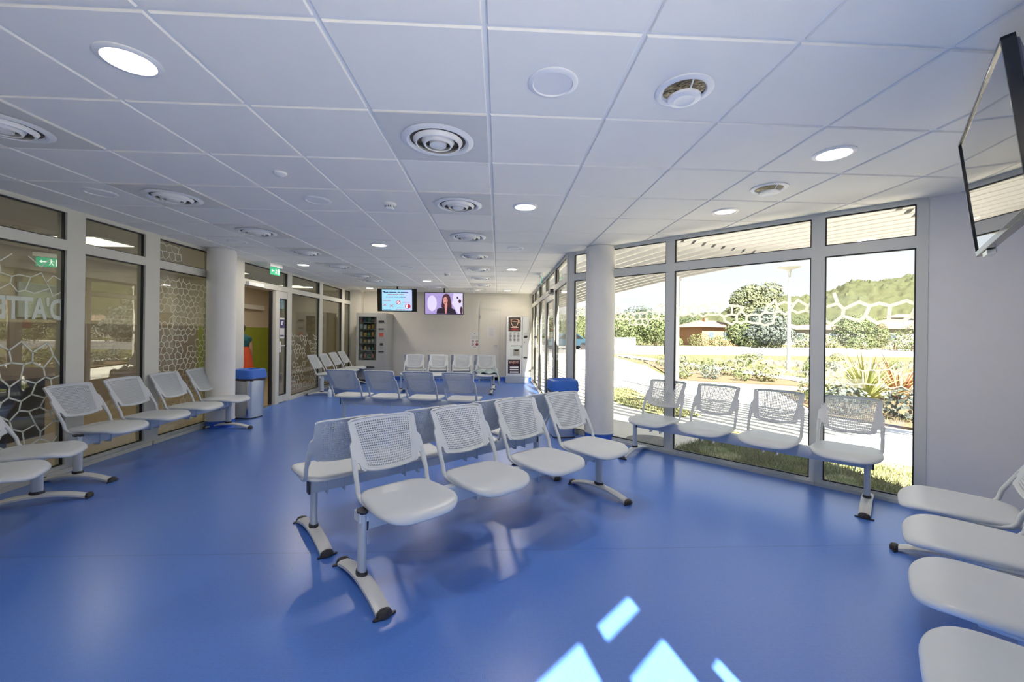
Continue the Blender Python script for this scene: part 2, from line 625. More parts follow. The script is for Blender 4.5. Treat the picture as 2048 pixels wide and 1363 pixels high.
def bay(M, s0, s1, pl, pr, m_frame, glass, depth=0.07, zb=0.055, zt0=2.085, zt1=2.18, ztop=2.44, top=CZ, y0=-0.03, lower=True, transom=True, upper=True):
    """one window bay: posts pl / pr wide at its ends (its own share of the mullion)"""
    WCOUNT[0] += 1
    yc = y0 + depth / 2
    f = MB()
    if pl:
        f.box((s0 + pl / 2, yc, top / 2), (pl, depth, top), M=M)
    if pr:
        f.box((s1 - pr / 2, yc, top / 2), (pr, depth, top), M=M)
    a, c = s0 + pl, s1 - pr
    w = c - a
    mid = (a + c) / 2
    f.box((mid, yc, (top + ztop) / 2), (w, depth, top - ztop), M=M)
    if transom:
        f.box((mid, yc, (zt0 + zt1) / 2), (w, depth, zt1 - zt0), M=M)
    if lower:
        f.box((mid, yc, zb / 2), (w, depth, zb), M=M)
        f.box((mid, y0 + 0.004 - 0.012, zb * .28), (w + pl + pr, 0.02, zb * .56), M=M)
    win = f.build('window_%d' % WCOUNT[0], m_frame, smooth=0)
    win['kind'] = 'structure'
    zones = []
    if transom:
        if upper:
            zones.append((zt1, ztop))
        if lower:
            zones.append((zb, zt0))
    else:
        zones.append((zb, ztop))
    for (z0, z1) in zones:
        g = MB().box((mid, yc + .005, (z0 + z1) / 2), (w - .002, 0.006, z1 - z0 - .002), M=M)
        g.build('glass_pane', glass, win, smooth=0)
        k = MB()
        t = 0.010
        for (ca, cb) in (((mid, yc - .012, z1 - t / 2), (w, .022, t)), ((mid, yc - .012, z0 + t / 2), (w, .022, t)),
                         ((a + t / 2, yc - .012, (z0 + z1) / 2), (t, .022, z1 - z0)), ((c - t / 2, yc - .012, (z0 + z1) / 2), (t, .022, z1 - z0))):
            k.box(ca, cb, M=M)
        k.build('gasket', M_GASK, win, smooth=0)
    return win, a, c, yc


def add_film(win, M, a, z0, yc, mb, m=None):
    o = mb.build('film_pattern', m or M_FILM, None, smooth=0)
    o.data.transform(M @ Matrix.Translation((a, yc - 0.001, z0)))
    o.parent = win
    return o


def band_keep(h, c, amp, hw, seed):
    def k(x, y, r):
        mid = c + amp * math.sin(x * 5.1 + seed) + amp * .6 * math.sin(x * 11.3 + seed * 2)
        return abs(y - mid) < hw
    return k


# near right front
for n, (s0, s1, pl, pr) in enumerate(((0.0, 1.431, 0.087, 0.05), (1.431, 2.81, 0.05, 0.051), (2.81, 3.523, 0.050, 0.069))):
    win, a, c, yc = bay(MR, s0, s1, pl, pr, M_FRAME, M_GLASS)
    cell = (0.048, 0.062, 0.085)[n]
    w = c - a
    add_film(win, MR, a, 1.44, yc, hexfilm(w, 0.34, cell, 0.019 + .004 * n, 11 + n, keep=band_keep(.34, .16, .035, cell * 0.95, n)))
    add_film(win, MR, a, 0.90, yc, hexfilm(w, 0.30, cell * .9, 0.011, 31 + n, keep=band_keep(.3, .13, .035, cell * 0.8, n + 3)))
# far right front, with the glazed entrance door
MF = wall_frame(Vector((XR, 5.65)), Vector((0, 1)), Vector((1, 0)))
for n, (s0, s1, pl, pr) in enumerate(((0.0, 1.28, 0.06, 0.05), (1.28, 2.62, 0.05, 0.05), (2.62, 3.95, 0.05, 0.05), (3.95, 5.2, 0.05, 0.05), (5.2, 6.0, 0.05, 0.06))):
    win, a, c, yc = bay(MF, s0, s1, pl, pr, M_FRAMEW, M_GLASS, lower=(n != 1))
    w = c - a
    if n != 1:
        add_film(win, MF, a, 1.44, yc, hexfilm(w, 0.34, 0.06, 0.012, 51 + n, keep=band_keep(.34, .16, .03, .055, n)))
        add_film(win, MF, a, 0.90, yc, hexfilm(w, 0.30, 0.055, 0.009, 61 + n, keep=band_keep(.3, .13, .03, .05, n)))


def glass_door(name, M, a, w, h, m_frame, glass, stile=0.085, rail=0.11, yc=0.0, handle_s=None):
    f = MB()
    f.box((a + stile / 2, yc, h / 2), (stile, 0.05, h), M=M)
    f.box((a + w - stile / 2, yc, h / 2), (stile, 0.05, h), M=M)
    f.box((a + w / 2, yc, rail / 2 + .012), (w - 2 * stile, 0.05, rail), M=M)
    f.box((a + w / 2, yc, h - rail / 2), (w - 2 * stile, 0.05, rail), M=M)
    d = f.build(name, m_frame, smooth=0)
    d['kind'] = 'structure'
    MB().box((a + w / 2, yc, h / 2), (w - 2 * stile, 0.008, h - 2 * rail), M=M).build('glass_pane', glass, d, smooth=0)
    k = MB()
    x0, x1, z0, z1 = a + stile, a + w - stile, rail + .012, h - rail
    for (ca, cb) in ((((x0 + x1) / 2, yc - .012, z1 - .006), (x1 - x0, .03, .012)), (((x0 + x1) / 2, yc - .012, z0 + .006), (x1 - x0, .03, .012)),
                     ((x0 + .006, yc - .012, (z0 + z1) / 2), (.012, .03, z1 - z0)), ((x1 - .006, yc - .012, (z0 + z1) / 2), (.012, .03, z1 - z0))):
        k.box(ca, cb, M=M)
    k.build('gasket', M_GASK, d, smooth=0)
    if handle_s is not None:
        hb = MB()
        hb.box((handle_s, yc - .035, 1.05), (.035, .02, .20), M=M)
        hb.box((handle_s + .05, yc - .06, 1.07), (.13, .016, .02), M=M)
        hb.build('door_handle', M_WHITE, d, smooth=0, bevel=.003)
    return d


d1 = glass_door('door_1', MF, 1.345, 1.21, 2.07, M_FRAMEW, M_GLASS, handle_s=1.39)
MB().box((1.55, -0.06, 2.10), (.32, .06, .06), M=MF).build('door_closer', M_DARK, d1, smooth=0, bevel=.004)

# left partition
ML = wall_frame(Vector((XL, 0)), Vector((0, 1)), Vector((-1, 0)))
GREENSOFT = M_FRAMEW
for n, (s0, s1, pl, pr) in enumerate(((1.93, 4.125, 0.07, 0.085), (4.125, 4.99, 0.085, 0.095), (4.99, 6.02, 0.103, 0.06), (8.10, 9.56, 0.13, 0.08), (9.56, 10.895, 0.08, 0.085), (10.895, 11.45, 0.085, 0.04))):
    win, a, c, yc = bay(ML, s0, s1, pl, pr, M_FRAMEW, M_GLASSIN, depth=0.09, y0=-0.03, zb=0.075)
    w = c - a
    if n == 0:
        add_film(win, ML, a, 0.12, yc, hexfilm(w, 1.30, 0.095, 0.013, 5, keep=lambda x, y, r: y < 0.75 + 0.45 * math.sin(x * 2.2 + 4.2) ** 2 + r.uniform(-.1, .1) and r.random() < .9), M_FILMG)
        add_film(win, ML, a, 1.62, yc, hexfilm(w, 0.42, 0.085, 0.009, 6, keep=lambda x, y, r: r.random() < .38), M_FILMG)
        tm = text_mesh("D'ATTENTE", 0.285, 'lettering', M_FILMG, win, fat=.008)
        # read from the corridor side: mirrored as seen from inside the waiting room
        # keep the words so that the D of D'ATTENTE ends at the right-hand post
        tm.data.transform(Matrix(((-.56, 0, 0, 0), (0, 0, 1, 0), (0, .92, 0, 0), (0, 0, 0, 1))))
        xs = sorted(v.co.x for v in tm.data.vertices)
        tm.data.transform(ML @ Matrix.Translation((4.045 - xs[-1], yc - .006, 1.515)))
    if n == 2:
        add_film(win, ML, a, 0.12, yc, hexfilm(w, 1.90, 0.050, 0.008, 8, keep=lambda x, y, r: r.random() < .62), M_FILMG)
        add_film(win, ML, a, 2.19, yc, hexfilm(w, 0.24, 0.055, 0.008, 9, keep=lambda x, y, r: x < .35), M_FILMG)
    if n == 3:
        add_film(win, ML, a, 0.12, yc, hexfilm(w, 1.2, 0.06, 0.008, 10, keep=lambda x, y, r: r.random() < .45), M_FILMG)
struct('trim_3', MB().box((6.34, -0.0, 1.25), (0.64, 0.09, 2.5), M=ML), M_FRAMEW, smooth=0)
# door bay: frame, transom light above, fixed narrow leaf
win, a, c, yc = bay(ML, 6.66, 8.10, 0.065, 0.03, M_FRAMEW, M_GLASSIN, depth=0.09, lower=False)
tr = MB()
tr.box((7.685, 0.0, 1.04), (0.09, 0.08, 2.08), M=ML)
struct('trim_4', tr, M_FRAMEW, smooth=0)
struct('trim_5', MB().box((7.10, 0.02, 0.006), (0.86, 0.10, 0.012), M=ML), M_STEEL, smooth=0)
MB().box((7.622, 0.045, 1.04), (0.035, 0.05, 2.06), M=ML).build('trim_6', M_GASK, smooth=0)['kind'] = 'structure'
d2 = glass_door('door_2', ML, 7.735, 0.37, 2.08, M_FRAMEW, M_GLASSIN, stile=0.055, rail=0.13, handle_s=7.80)
MB().box((6.98, -0.055, 2.11), (0.42, 0.05, 0.06), M=ML).build('door_closer', M_WHITE, d2, smooth=0, bevel=.005)

# corridor shell
struct('wall_corridor', MB().mm((-6.95, -1.5, 1.43), (-6.80, 13.2, 2.5)), M_BEIGE, smooth=0)
struct('wall_corridor', MB().mm((-6.95, 9.6, 0.10), (-6.80, 13.2, 1.43)), M_GREEN, smooth=0)
struct('wall_corridor', MB().mm((-6.95, -1.5, 0.10), (-6.80, 9.6, 1.43)), mat('corridor_brown', (.33, .25, .20), .8, var=.02), smooth=0)
struct('baseboard_corridor', MB().mm((-6.95, -1.5, 0), (-6.79, 13.2, 0.10)), M_CFLOOR, smooth=0)
struct('wall_corridor', MB().mm((-6.9, 13.2, 0), (XL, 13.3, 2.5)), M_BEIGE, smooth=0)
struct('wall_corridor', MB().mm((-6.9, -1.6, 0), (XL, -1.5, 2.5)), M_BEIGE, smooth=0)
struct('wall_corridor', MB().mm((XL - .06, 11.45, 0), (XL + .02, 13.3, 2.5)), M_BEIGE, smooth=0)

# glazing behind the camera, in line with the right wall
M3N = wall_frame(CORNER, D3, DR)
win, a, c, yc = bay(M3N, 3.13, 3.74, 0.46, 0.04, M_FRAME, M_GLASS, y0=0.0, transom=False, ztop=1.80)
win, a, c, yc = bay(M3N, 3.74, 4.17, 0.04, 0.05, M_FRAME, M_GLASS, y0=0.0, zt0=2.09, zt1=2.23)
win, a, c, yc = bay(M3N, 4.17, 5.1, 0.05, 0.07, M_FRAME, M_GLASS, y0=0.0, transom=False)
struct('wall_right', MB().box((6.65, 0.07, CZ / 2), (3.1, 0.14, CZ), M=M3), M_WALLR, smooth=0)

# back room door in the rear wall
dd = MB().mm((-0.50, YB - .012, 0.01), (0.03, YB, 2.01))
dd = dd.build('door_3', M_WALL, smooth=0)
dd['kind'] = 'structure'
fr = MB()
fr.mm((-0.54, YB - .022, 0), (-0.50, YB, 2.05)); fr.mm((0.03, YB - .022, 0), (0.07, YB, 2.05)); fr.mm((-0.50, YB - .022, 2.01), (0.03, YB, 2.05))
fr.build('door_frame', M_FRAMEW, dd, smooth=0)
hb = MB().tube([(-0.03, YB - .015, 1.0), (-0.03, YB - .05, 1.0), (-0.13, YB - .05, 1.0)], .008, 8)
hb.build('door_handle', M_STEEL, dd)
hg = MB()
for z in (.25, 1.0, 1.75):
    hg.tube([(-0.515, YB - .028, z), (-0.515, YB - .028, z + .09)], .008, 8)
hg.build('hinge', M_STEEL, dd)

# ------------------------------------------------------------------ columns
for (x, y, r, lab) in ((-3.895, 5.95, 0.172, 'round white column beside the left glass partition with blue foot band'),
                       (1.315, 5.235, 0.185, 'round white column in front of the bright window corner with blue foot band')):
    c = MB().lathe([(r, 0.10), (r, CZ - 0.004)], n=64, cap=True)
    root = empty('round_column', (x, y, 0), 0, lab, 'column', 'round columns')
    c.build('shaft', M_COLUMN, root)
    MB().lathe([(r - .004, 0.0), (r - .004, 0.102)], n=64, cap=True).build('foot_band', M_BLUE, root)
    MB().lathe([(r + .006, 0.098), (r + .006, 0.112), (r - .002, 0.116)], n=64, cap=True).build('bead', M_METAL, root)

# ------------------------------------------------------------------ beam seating


def back_y(z):
    """rear lean of the back: local y for a height z"""
    return 0.135 + (z - 0.44) * 0.52 + 0.05 * max(0, z - 0.6)


def seat_mesh():
    mb = MB()
    K = 56

    def outline(k):
        a = 2 * PI * k / K
        c, d = math.cos(a), math.sin(a)
        e = 2 / (3.5 if d < 0 else 5.5)
        x = math.copysign(abs(c) ** e, c)
        y = math.copysign(abs(d) ** e, d)
        return x * (0.229 - 0.018 * y - 0.010 * y * y), y

    def P(k, rho, dz, infl=1.0):
        x, y = outline(k)
        x *= rho * infl
        yn = y * rho * infl
        z = 0.452 - 0.009 * math.cos(min(1, rho) * PI / 2) - 0.034 * max(0, (-yn - 0.45) / 0.55) ** 2.2 - 0.006 * max(0, (yn - .6) / .4) ** 2
        return (x, -0.045 + yn * 0.245, z + dz)
    prof = [(0.12, 0), (0.3, 0), (0.5, 0), (0.68, 0), (0.80, 0), (0.88, -.0005), (0.93, -.002), (0.965, -.0055), (0.988, -.0105), (1.0, -.017), (0.998, -.024), (0.985, -.029), (0.955, -.031), (0.9, -.029), (0.7, -.026), (0.3, -.026)]
    rings = [[P(k, r, dz) for k in range(K)] for r, dz in prof]
    mb.rings(rings[::-1], True)
    return mb


# backrest geometry
ZT, ZB = 0.825, 0.545


def hw_panel(t):      # half width of the perforated body, t 0 bottom .. 1 top
    return 0.146 + 0.046 * t ** 0.9


def zrow(t, s):       # bottom edge sags in the middle, top edge crowned slightly
    zb = ZB + 0.016 * s * s + 0.004 * abs(s) ** 6
    zt = ZT - 0.004 * s * s - 0.010 * abs(s) ** 8
    return zb + (zt - zb) * t


def curve_y(x):       # wrapped to the sitter: sides come forward
    return -0.36 * x * x


def panel_mesh():
    mb = MB()
    NX, NZ = 27, 21
    th = 0.0045

    def P(s, t, k):
        z = zrow(t, s)
        x = s * hw_panel(t)
        return (x, back_y(z) + curve_y(x) + k * th, z - 0 * k)
    fs = []
    for j in range(NZ):
        for i in range(NX):
            s0, s1 = -1 + 2 * i / NX, -1 + 2 * (i + 1) / NX
            t0, t1 = j / NZ, (j + 1) / NZ
            border = i < 1 or i >= NX - 1 or j < 1 or j >= NZ - 1
            o4 = [(s0, t0), (s1, t0), (s1, t1), (s0, t1)]
            if border:
                vs = [P(a, b, -1) for a, b in o4] + [P(a, b, 1) for a, b in o4]
                mb.add(vs, [(0, 1, 2, 3), (7, 6, 5, 4)])
            else:
                m = 0.21
                ds, dt = (s1 - s0) * m, (t1 - t0) * m * 1.0
                i4 = [(s0 + ds, t0 + dt), (s1 - ds, t0 + dt), (s1 - ds, t1 - dt), (s0 + ds, t1 - dt)]
                vs = [P(a, b, -1) for a, b in o4] + [P(a, b, -1) for a, b in i4] + [P(a, b, 1) for a, b in o4] + [P(a, b, 1) for a, b in i4]
                f = []
                for k in range(4):
                    q = (k + 1) % 4
                    f.append((k, q, 4 + q, 4 + k))
                    f.append((8 + q, 8 + k, 12 + k, 12 + q))
                    f.append((4 + k, 4 + q, 12 + q, 12 + k))
                mb.add(vs, f)
    return mb


def backframe_mesh():
    """solid surround of the perforated body, shoulder wings and the two side arms down to the seat, one moulding"""
    mb = MB()

    def pt(x, z, dy=0.0):
        return Vector((x, back_y(z) + curve_y(x) + dy, z))
    # rolled top and bottom edges
    K = 18
    xb, xt = 0.178, 0.2115
    bot = [pt(xb * (-1 + 2 * k / K), ZB + .020 * (-1 + 2 * k / K) ** 2 - .003 + .018 * abs(-1 + 2 * k / K) ** 10) for k in range(K + 1)]
    mb.tube(bot, .0075, 8)
    top = [pt(xt * (-1 + 2 * k / K), ZT + .002 - .004 * (-1 + 2 * k / K) ** 2 - .012 * abs(-1 + 2 * k / K) ** 20) for k in range(K + 1)]
    mb.tube(top, .0075, 8)
    nb = Vector((0, 1, -.5)).normalized() * .0045

    def strip(prof, sg, lip=.003):
        rings = []
        for xi, xo, z in prof:
            a, b_ = pt(sg * xi, z), pt(sg * xo, z)
            l_ = Vector((0, lip, 0))
            if sg > 0:
                rings.append([a - nb, b_ - nb - l_, b_ + nb + l_, a + nb])
            else:
                rings.append([b_ - nb - l_, a - nb, a + nb, b_ + nb + l_])
        mb.rings(rings, True)

    def xin(z):
        t = min(1, max(0, (z - (ZB + .02)) / (ZT - ZB - .02)))
        return hw_panel(t) - .003

    def xout(z):
        if z < 0.690:
            return 0.2275 - (z - 0.55) * 0.03
        if z < 0.715:
            q = (z - .690) / .025
            return 0.2235 + (0.207 - 0.2235) * (q * q * (3 - 2 * q))
        return 0.207 + 0.006 * (z - .715) / .1 - .008 * max(0, (z - .812) / .012) ** 2
    for sg in (-1, 1):
        strip([(xin(z), xout(z), z) for z in [.600 + (ZT - .002 - .600) * k / 24 for k in range(25)]], sg)
        # inner part below the shoulder, separated from the arm by a rounded slot
        strip([(xin(z), .180 + .014 * max(0, (z - .585) / .016) ** 2 - .020 * max(0, (.572 - z) / .02) ** 2, z) for z in [.553, .558, .564, .572, .580, .588, .594, .601]], sg)
        strip([(xout(z) - .027 - .008 * max(0, (z - .585) / .016) ** 2, xout(z), z) for z in [.535, .55, .56, .57, .58, .588, .594, .601]], sg)
        # arm: from the wing down, round the bend, forward along the side of the seat
        xc = sg * 0.2155
        path = [(xc, back_y(.62) + curve_y(xc), .62), (xc, back_y(.56) + curve_y(xc), .56), (xc, back_y(.50) + curve_y(xc) - .002, .50), (xc * .995, 0.137, .455), (xc * .985, 0.118, .431), (xc * .97, 0.085, .420),
                (xc * .96, 0.03, .417), (xc * .95, -0.06, .414), (xc * .9, -0.13, .412)]
        mb.tube(path, 0.0135, 10, ry=0.0115)
    return mb


def foot_mesh():
    mb = MB()
    rings = []
    n = 18
    for k in range(n + 1):
        v = -1 + 2 * k / n
        y = v * 0.278
        z = 0.066 - 0.046 * v * v
        h = 0.013
        w = 0.036
        rings.append([(-w, y, z - h), (w, y, z - h), (w, y, z + h * .2), (w * .55, y, z + h), (-w * .55, y, z + h), (-w, y, z + h * .2)])
    mb.rings(rings, True)
    return mb


def build_bench(loc, rz, label, group='beam seating benches'):
    root = empty('beam_seating', loc, rz, label, 'bench', group)
    L_ = 2.02
    # beam
    bmb = MB()
    bmb.rings([[(x, .012 + y, .372 + z) for (y, z) in ((-.022, -.068), (.022, -.068), (.026, -.058), (.026, .03), (.022, .036), (-.022, .036), (-.026, .03), (-.026, -.058))] for x in (0.03, L_ + .03)], True)
    beam = bmb.build('beam', M_METAL, root)
    cap = MB().box((-.002 + .02, .012, .357), (.012, .06, .11)).build('end_cap', M_DARK, beam, bevel=.003)
    MB().box((L_ + .036, .012, .357), (.012, .06, .11)).build('end_cap', M_DARK, beam, bevel=.003)
    for i in range(4):
        cx = 0.24 + 0.55 * i
        br = MB()
        for dx in (-.055, .055):
            br.box((cx + dx, .012, .352), (.006, .064, .145))
            br.box((cx + dx, -.01, .418), (.02, .18, .012))
        br.box((cx, .012, .415), (.13, .07, .008))
        br.tube([(cx - .21, .085, .418), (cx + .21, .085, .418)], .009, 8)
        br.build('seat_bracket', M_METAL, root, bevel=0)
        s = SEAT.copy() if SEAT else None
        o = bpy.data.objects.new('seat', SEAT_ME)
        COL.objects.link(o); o.parent = root; o.location = (cx, 0, 0)
        o = bpy.data.objects.new('backrest', FRAME_ME)
        COL.objects.link(o); o.parent = root; o.location = (cx, 0, 0)
        q = bpy.data.objects.new('mesh_panel', PANEL_ME)
        COL.objects.link(q); q.parent = o
    for x in (0.0, L_):
        col = MB()
        col.rings([[(x + a * .021, b_ * .036 + .0, z) for a, b_ in [(math.cos(2 * PI * k / 16), math.sin(2 * PI * k / 16)) for k in range(16)]] for z in (.075, .405)], True)
        col.box((x, 0.012, .38), (.05, .075, .05))
        leg = col.build('leg', M_METAL, root)
        cr = MB()
        cr.rings([[(x + a * r_ * .027, b_ * r_ * .043, z) for a, b_ in [(math.cos(2 * PI * k / 16), math.sin(2 * PI * k / 16)) for k in range(16)]] for z, r_ in ((.074, 1.05), (.088, 1.05), (.096, .95))], True)
        cr.build('collar', M_DARK, leg)
        MB().rings([[(x + a * r_ * .027, b_ * r_ * .043, z) for a, b_ in [(math.cos(2 * PI * k / 16), math.sin(2 * PI * k / 16)) for k in range(16)]] for z, r_ in ((.400, .95), (.402, 1.0), (.412, 1.0))], True).build('top_cap', M_DARK, leg)
        ft = bpy.data.objects.new('foot', FOOT_ME)
        COL.objects.link(ft); ft.parent = leg; ft.location = (x, 0, 0)
        for sg in (-1, 1):
            g = bpy.data.objects.new('foot_glide', GLIDE_ME)
            COL.objects.link(g); g.parent = leg; g.location = (x, sg * .282, 0)
            if sg > 0:
                g.rotation_euler = (0, 0, PI)
    return root


def data_of(mb, name, m, **k):
    o = mb.build(name, m, **k)
    me_ = o.data
    bpy.data.objects.remove(o)
    return me_


SEAT = None
SEAT_ME = data_of(seat_mesh(), 'seat', M_SEAT, smooth=60)
FRAME_ME = data_of(backframe_mesh(), 'backrest', M_SEAT, smooth=50)
PANEL_ME = data_of(panel_mesh(), 'mesh_panel', M_SEAT, smooth=0)
FOOT_ME = data_of(foot_mesh(), 'foot', M_FOOT, smooth=40)
gl = MB()
gl.rings([[(math.cos(2 * PI * k / 14) * .037 * s_, -.012 + math.sin(2 * PI * k / 14) * .026 * s_, z) for k in range(14)] for z, s_ in ((.006, 1.0), (.020, 1.0), (.034, .75), (.040, .3))], True)
gl.rings([[(math.cos(2 * PI * k / 14) * .058, -.014 + math.sin(2 * PI * k / 14) * .014, z) for k in range(14)] for z in (.001, .009)], True)
GLIDE_ME = data_of(gl, 'foot_glide', M_DARK)

benches = [
    ((-0.709, 2.206), 38.4, 'pale grey four-seat mesh-back bench in the middle of the floor, seats facing the camera'),
    ((0.385, 4.005), 218.4, 'four-seat mesh-back bench standing back to back behind the front central bench'),
    ((-3.70, 3.80), 90.0, 'four-seat bench backed against the left glass wall, ending at the round column'),
    (None, None, 'bench at the left picture edge, mostly cut off, nearest on the left side'),
    ((1.575, 4.600), -46.2, 'four-seat bench in front of the large windows with the garden seen through its backs'),
    ((2.77, 2.30), 226.0, 'bench along the right wall below the hanging television, only seats in view'),
    ((-0.235, 5.69), 169.6, 'row of four seats seen from behind in mid room, facing the vending machines'),
    ((-3.69, 8.79), 90.0, 'small far bench against the left glass just past the open door'),
    ((-2.16, 9.28), -1.0, 'far bench facing the camera before the back wall, cloth on its last seat'),
    ((-0.10, 10.02), 179.0, 'farthest bench, back to back behind the one facing the camera, turned to the back wall'),
]
_a = rad(115.5)
_far = Vector((-3.54, 3.33))
for loc, ang, lab in benches:
    if loc is None:
        o_ = _far - Vector((math.cos(_a), math.sin(_a))) * 2.02
        build_bench((o_.x, o_.y, 0), _a, lab)
    else:
        build_bench((loc[0], loc[1], 0), rad(ang), lab)

# ------------------------------------------------------------------ bins
def build_bin(x, y, rz, lab):
    r = empty('waste_bin', (x, y, 0), rz, lab, 'bin', 'steel waste bins with blue lids')
    b_ = MB().rings([rrect(.30, .30, .07, 5, .018), rrect(.335, .335, .075, 5, .60)], True)
    b_.build('body', M_STEEL, r)
    MB().rings([rrect(.295, .295, .065, 5, 0.0), rrect(.298, .298, .065, 5, .018)], True).build('base_ring', M_DARK, r)
    g = []
    rnd = random.Random(3)
    for z, k in ((.585, 1.02), (.60, 1.045), (.625, 1.03)):
        g.append([(p[0] * k, p[1] * k, z + (rnd.uniform(-.022, .004) if z < .59 else 0)) for p in rrect(.34, .34, .075, 8, z)])
    MB().rings(g, False).build('liner_bag', M_BAG, r)
    MB().rings([rrect(.372, .372, .07, 6, .615), rrect(.366, .366, .075, 6, .70), rrect(.352, .352, .08, 6, .742), rrect(.325, .325, .08, 6, .752), rrect(.25, .25, .06, 6, .752), rrect(.235, .235, .055, 6, .735), rrect(.232, .232, .055, 6, .69)], True).build('lid', M_LID, r)
    return r


build_bin(-3.86, 6.56, rad(-14), 'steel waste bin with blue lid behind the left column by the open door')
build_bin(0.865, 5.42, rad(8), 'waste bin with blue lid beside the right column at the window front')

# ------------------------------------------------------------------ ceiling fittings
def on_tile(k, j):
    return GX + .6 * k, GY + .6 * j


def downlight(x, y, state, lab):
    r = empty('ceiling_downlight', (x, y, CZ), 0, lab, 'ceiling light', 'recessed round downlights')
    MB().lathe([(.112, .0), (.112, -.004), (.106, -.008), (.090, -.010), (.086, -.004)], n=40).build('trim_ring', M_WHITE, r)
    m = {'on': M_LAMP, 'dim': M_LAMPDIM, 'off': M_LAMPOFF}[state]
    MB().lathe([(.0001, -.0045), (.087, -.0045)], n=40).build('diffuser', m, r)
    if state == 'on':
        ld = bpy.data.lights.new('downlight_lamp', 'AREA')
        ld.shape = 'DISK'
        ld.size = 0.16
        ld.energy = LAMP_W
        ld.color = (1.0, 0.90, 0.78)
        lo = bpy.data.objects.new('downlight_lamp', ld)
        COL.objects.link(lo)
        lo.parent = r
        lo.location = (0, 0, -.012)
    return r


for (k, j, st, lab) in (
        (-2.48, 0.47, 'on', 'large lit round downlight nearest the camera at upper left'),
        (3.50, 1.50, 'on', 'lit round downlight left of the hanging television'),
        (3.50, 3.50, 'dim', 'weakly lit downlight near the top of the large windows'),
        (0.48, 3.52, 'on', 'lit downlight right of the row of air diffusers in mid ceiling'),
        (-2.48, 6.45, 'on', 'lit downlight between the two rows of air diffusers, mid distance'),
        (-5.45, 9.4, 'on', 'lit downlight near the green exit sign on the left'),
        (0.48, 9.50, 'on', 'second lit downlight back along the row near the round right column'),
        (-2.52, 12.6, 'on', 'lit downlight just in front of the two wall televisions'),
        (-5.45, 15.4, 'on', 'small far lit downlight at the left end of the back wall'),
        (0.48, 15.5, 'on', 'last lit downlight in front of the back wall door'),
        (0.49, 0.53, 'off', 'unlit flat white round panel beside the nearest round air valve'),
        (-5.4, 3.4, 'off', 'faint unlit round fitting above the first glass panels'),
        (-2.5, 3.48, 'off', 'unlit greyish round fitting left of the smoke detector'),
        (0.46, 6.5, 'off', 'unlit round fitting between the two lit ones near the right column'),
        (-5.45, 6.45, 'off', 'unlit round fitting above the left column'),
        (-2.52, 9.4, 'off', 'unlit round fitting halfway down the ceiling in the middle')):
    x, y = on_tile(k, j)
    downlight(x, y, st, lab)


def diffuser(x, y, plate, lab, R=.195):
    r = empty('air_diffuser', (x, y, CZ), 0, lab, 'air diffuser', 'round ceiling air diffusers')
    if plate:
        MB().box((0, 0, -.001), (.578, .578, .006)).build('mounting_plate', M_PLATE, r, smooth=0)
        MB().lathe([(R, -.004), (R + .012, -.008), (R, -.014), (R - .018, -.020), (R - .030, -.016), (R - .036, -.0045)], n=48).build('outer_ring', M_WHITE, r)
        MB().lathe([(.0001, -.0046), (R - .036, -.0046)], n=48).build('cavity', M_DUCTSHADE, r)  # flat disc, the shade inside the duct put into its dark brown
        MB().lathe([(.142, -.010), (.130, -.031), (.123, -.034), (.119, -.030), (.131, -.010)], n=48).build('middle_ring', M_WHITE, r)
        MB().lathe([(.094, -.012), (.081, -.035), (.074, -.038), (.070, -.034), (.083, -.012)], n=40).build('inner_ring', M_WHITE, r)
        MB().lathe([(.050, -.016), (.048, -.036), (.0001, -.043)], n=32).build('centre_disc', M_WHITE, r)
    else:
        MB().lathe([(.128, -.001), (.126, -.006), (.110, -.012), (.098, -.010), (.092, -.004)], n=48).build('outer_ring', M_WHITE, r)
        MB().lathe([(.0001, -.0035), (.096, -.0035)], n=48).build('cavity', M_FOIL, r)
        MB().lathe([(.066, -.030), (.072, -.034), (.070, -.044), (.045, -.050), (.040, -.048), (.0001, -.050)], n=40).build('centre_disc', M_WHITE, r)
        st = MB()
        for k in range(3):
            a = 2 * PI * k / 3 + .5
            st.tube([(math.cos(a) * .060, math.sin(a) * .060, -.036), (math.cos(a) * .098, math.sin(a) * .098, -.008)], .004, 6)
        st.build('strut', M_WHITE, r)
    return r


lab_n = ['nearest', 'second', 'third', 'fourth', 'fifth', 'sixth', 'seventh', 'eighth']
for i, j in enumerate((1.5, 3.5, 5.5, 7.5, 9.5, 11.5, 13.5)):
    x, y = on_tile(-0.5, j)
    diffuser(x, y, True, '%s air diffuser from the camera in the central row of square plates' % lab_n[i])
for i, j in enumerate((1.5, 3.5, 5.5, 7.5, 9.5, 11.5, 12.7)):
    x, y = on_tile(-4.5, j)
    diffuser(x, y, True, '%s air diffuser from the camera in the row along the left partition' % lab_n[i])
for i, (k, j) in enumerate(((-2.5, 14.6), (-0.9, 15.2))):
    x, y = on_tile(k, j)
    diffuser(x, y, True, ('air diffuser in front of the two televisions at the back', 'farthest air diffuser, beside the right television at the back')[i])
for (k, j, lab) in ((1.5, 0.55, 'round air valve with crinkled duct showing, nearest the camera'), (3.5, 2.5, 'round air valve with crinkled duct between two downlights near the windows')):
    x, y = on_tile(k, j)
    diffuser(x, y, False, lab)

